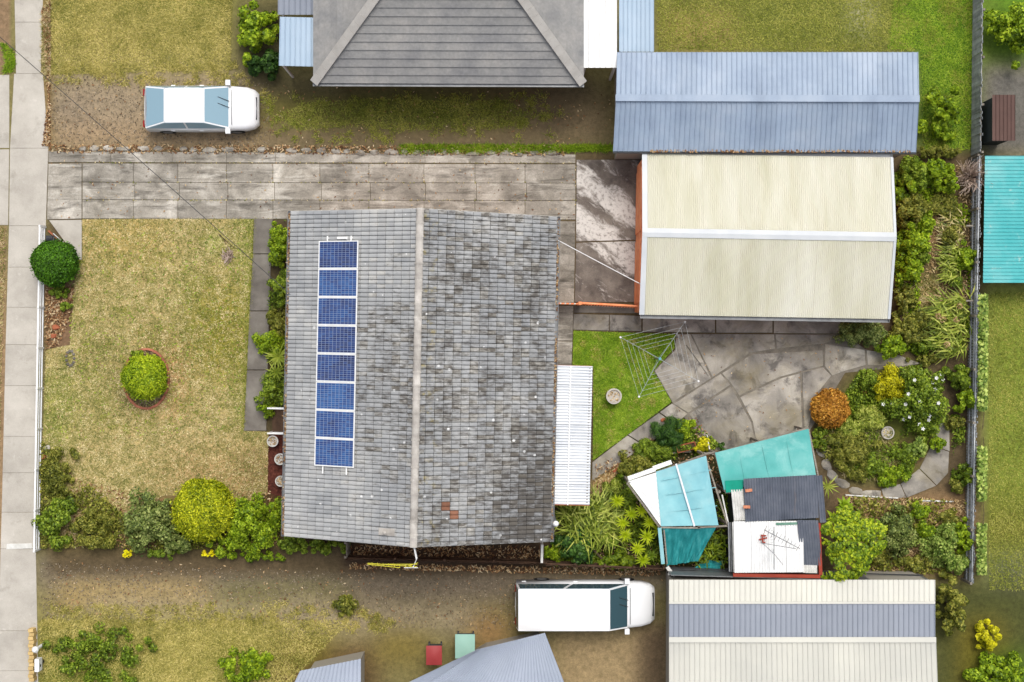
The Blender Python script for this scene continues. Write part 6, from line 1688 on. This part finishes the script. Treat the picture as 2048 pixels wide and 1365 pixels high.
# ------------------------------------------------------------------ cars
M['car_white'] = mat('white car paint', [C(246,247,248)], fine=0, rough=.3, spec=.5)
M['glass'] = mat('tinted car glass', [C(140,172,188)], fine=0, rough=.12, spec=.6)
M['glass_dark'] = mat('dark car glass', [C(60,90,100)], fine=0, rough=.12, spec=.6)
M['tyre'] = mat('tyre rubber', [C(32,32,34)], fine=.05)
M['head'] = mat('head lamp lens', [C(220,226,230)], fine=0, rough=.15)
M['tail'] = mat('tail lamp lens', [C(150,24,24)], fine=0, rough=.2)
def car(name, label, cat, px, py, L, Wd, Ht, cab, glass, heading=0.0, belt=.92, tw=.76):
    """x forward; cab = (rear base, rear top, front top, front base) as fractions of the length from the tail"""
    x, y, _ = P(px, py, .6); t = thing(name, label, cat, (x, y, 0), rotz=heading)
    hw = Wd/2
    st_ = [(0,.80,.62),(.015,.90,.80),(.06,.96,belt),(cab[0],.99,belt+.03),(.5,1.0,belt+.02),(cab[3],.99,belt),(.90,.95,belt-.10),(.965,.86,belt-.20),(1.0,.70,belt-.36)]
    b = MB(); vs = []
    for fx_, fw, zt in st_:
        X_ = -L/2+L*fx_; w_ = hw*fw
        vs += [(X_, yy*w_, zz) for yy, zz in ((-.9,.24),(-1,.34),(-1,zt-.22),(-.95,zt-.06),(-.80,zt),(-.4,zt+.025),(0,zt+.035),(.4,zt+.025),(.80,zt),(.95,zt-.06),(1,zt-.22),(1,.34),(.9,.24))]
    m_ = 13; nst = len(st_)
    b.add(vs, [(i*m_+j, i*m_+(j+1) % m_, (i+1)*m_+(j+1) % m_, (i+1)*m_+j) for i in range(nst-1) for j in range(m_)]+[tuple(range(m_))[::-1], tuple(range((nst-1)*m_, nst*m_))])
    b.build('body', M['car_white'], t, local=True, smooth=True)
    xb = [-L/2+L*f for f in cab]; zb = belt+.02; wt, wb = hw*tw, hw*.93
    r = MB()
    def rf_(u, v):
        X_ = xb[1]+(xb[2]-xb[1])*u; yy = wt*(2*v-1)
        return (X_, yy, Ht-.05*(2*v-1)**4-.04*(2*u-1)**4)
    r.grid(rf_, 8, 8); r.build('roof', M['car_white'], t, local=True, smooth=True)
    cb = MB(); zt2 = Ht-.06
    A0 = [(xb[0],-wb,zb),(xb[3],-wb,zb),(xb[3],wb,zb),(xb[0],wb,zb)]; A1 = [(xb[1],-wt,zt2),(xb[2],-wt,zt2),(xb[2],wt,zt2),(xb[1],wt,zt2)]
    cb.add(A0+A1, [(0,1,5,4),(1,2,6,5),(2,3,7,6),(3,0,4,7)]); cb.build('pillars', M['car_white'], t, local=True)
    def pane(nm, q, off):
        c_ = sum((Vector(p) for p in q), Vector())/4; n_ = (Vector(q[1])-Vector(q[0])).cross(Vector(q[3])-Vector(q[0])).normalized()
        if n_.dot(c_-Vector((0,0,Ht*.6))) < 0: n_ = -n_
        vs = [c_+(Vector(p)-c_)*.93+n_*off for p in q]+[c_+(Vector(p)-c_)*.93-n_*.004 for p in q]
        MB().add(vs, [(0,1,2,3),(0,4,5,1),(1,5,6,2),(2,6,7,3),(3,7,4,0)]).build(nm, M[glass], t, local=True)
    pane('windscreen', [A0[1],A0[2],A1[2],A1[1]], .012); pane('rear_window', [A0[3],A0[0],A1[0],A1[3]], .012)
    for s_, (i0, i1) in ((-1,(0,1)),(1,(3,2))):
        mb_ = [tuple(Vector(A0[i0]).lerp(Vector(A0[i1]), f)) for f in (0,.5,1)]; mt_ = [tuple(Vector(A1[i0]).lerp(Vector(A1[i1]), f)) for f in (0,.5,1)]
        for k in range(2): pane('side_window', [mb_[k],mb_[k+1],mt_[k+1],mt_[k]], .012)
        MB().box(xb[3]-.12, min(s_*(hw*.95),s_*(hw+.16)), zb-.02, xb[3]+.06, max(s_*(hw*.95),s_*(hw+.16)), zb+.14).build('mirror', M['car_white'], t, local=True)
        MB().add([(L/2-.02,s_*hw*.40,.52),(L/2-.02,s_*hw*.66,.54),(L/2-.17,s_*hw*.84,.62),(L/2-.20,s_*hw*.60,.72)], [(0,1,2,3)]).build('headlight', M['head'], t, local=True)
        MB().box(-L/2-.01, min(s_*hw*.55,s_*hw*.84), .62, -L/2+.05, max(s_*hw*.55,s_*hw*.84), .80).build('taillight', M['tail'], t, local=True)
        for fx_ in (-.31, .30):
            wv = MB().tube([(L*fx_,s_*(hw-.2),.32),(L*fx_,s_*(hw+.005),.32)], .32, 18).build('wheel', M['tyre'], t, local=True)
            MB().tube([(L*fx_,s_*(hw+.004),.32),(L*fx_,s_*(hw+.012),.32)], .2, 14).build('rim', M['grey_metal'], wv, local=True)
    for s_ in (-1, 1):
        for fx_ in (cab[1]+.04, (cab[1]+cab[3])/2+.02):
            xx = -L/2+L*fx_; MB().box(xx-.08, min(s_*hw*.985,s_*(hw+.02)), belt-.2, xx+.08, max(s_*hw*.985,s_*(hw+.02)), belt-.16).build('door_handle', M['car_white'], t, local=True)
        MB().tube([(xb[3]+.02,s_*wb*.15+.1,zb+.05),(xb[3]-(xb[3]-xb[2])*.45,s_*wb*.15+.42*wb-.1,zb+(zt2-zb)*.45+.02)], .012, 5).build('wiper', M['dark_metal'], t, local=True)
    sm_ = MB(); yb = hw*.78
    for q0, q1 in (((xb[3]+.10,-yb,zb),(xb[3]+.10,yb,zb)),):
        sm_.beam((q0[0],q0[1],belt+.035),(q1[0],q1[1],belt+.035),.02,.012)
    sm_.beam((L/2-.10,-hw*.5,belt-.27),(L/2-.10,hw*.5,belt-.27),.12,.03)
    sm_.build('grille_and_bonnet_gap', M['dark_metal'], t, local=True)
    MB().box(-L/2-.015,-.26,.5,-L/2+.02,.26,.61).build('number_plate', M['white_dirty'], t, local=True)
    return t
car('parked_car', 'white car with pale blue windows parked on the upper neighbour driveway', 'car', 403, 218, 4.5, 1.78, 1.45, (.03,.22,.56,.76), 'glass')
car('parked_van', 'long white van with a dark windscreen parked by the lower neighbour house', 'van', 1170, 1208, 5.5, 1.85, 1.85, (.005,.02,.66,.80), 'glass_dark', belt=1.0, tw=.88)
bpy.context.view_layer.update()
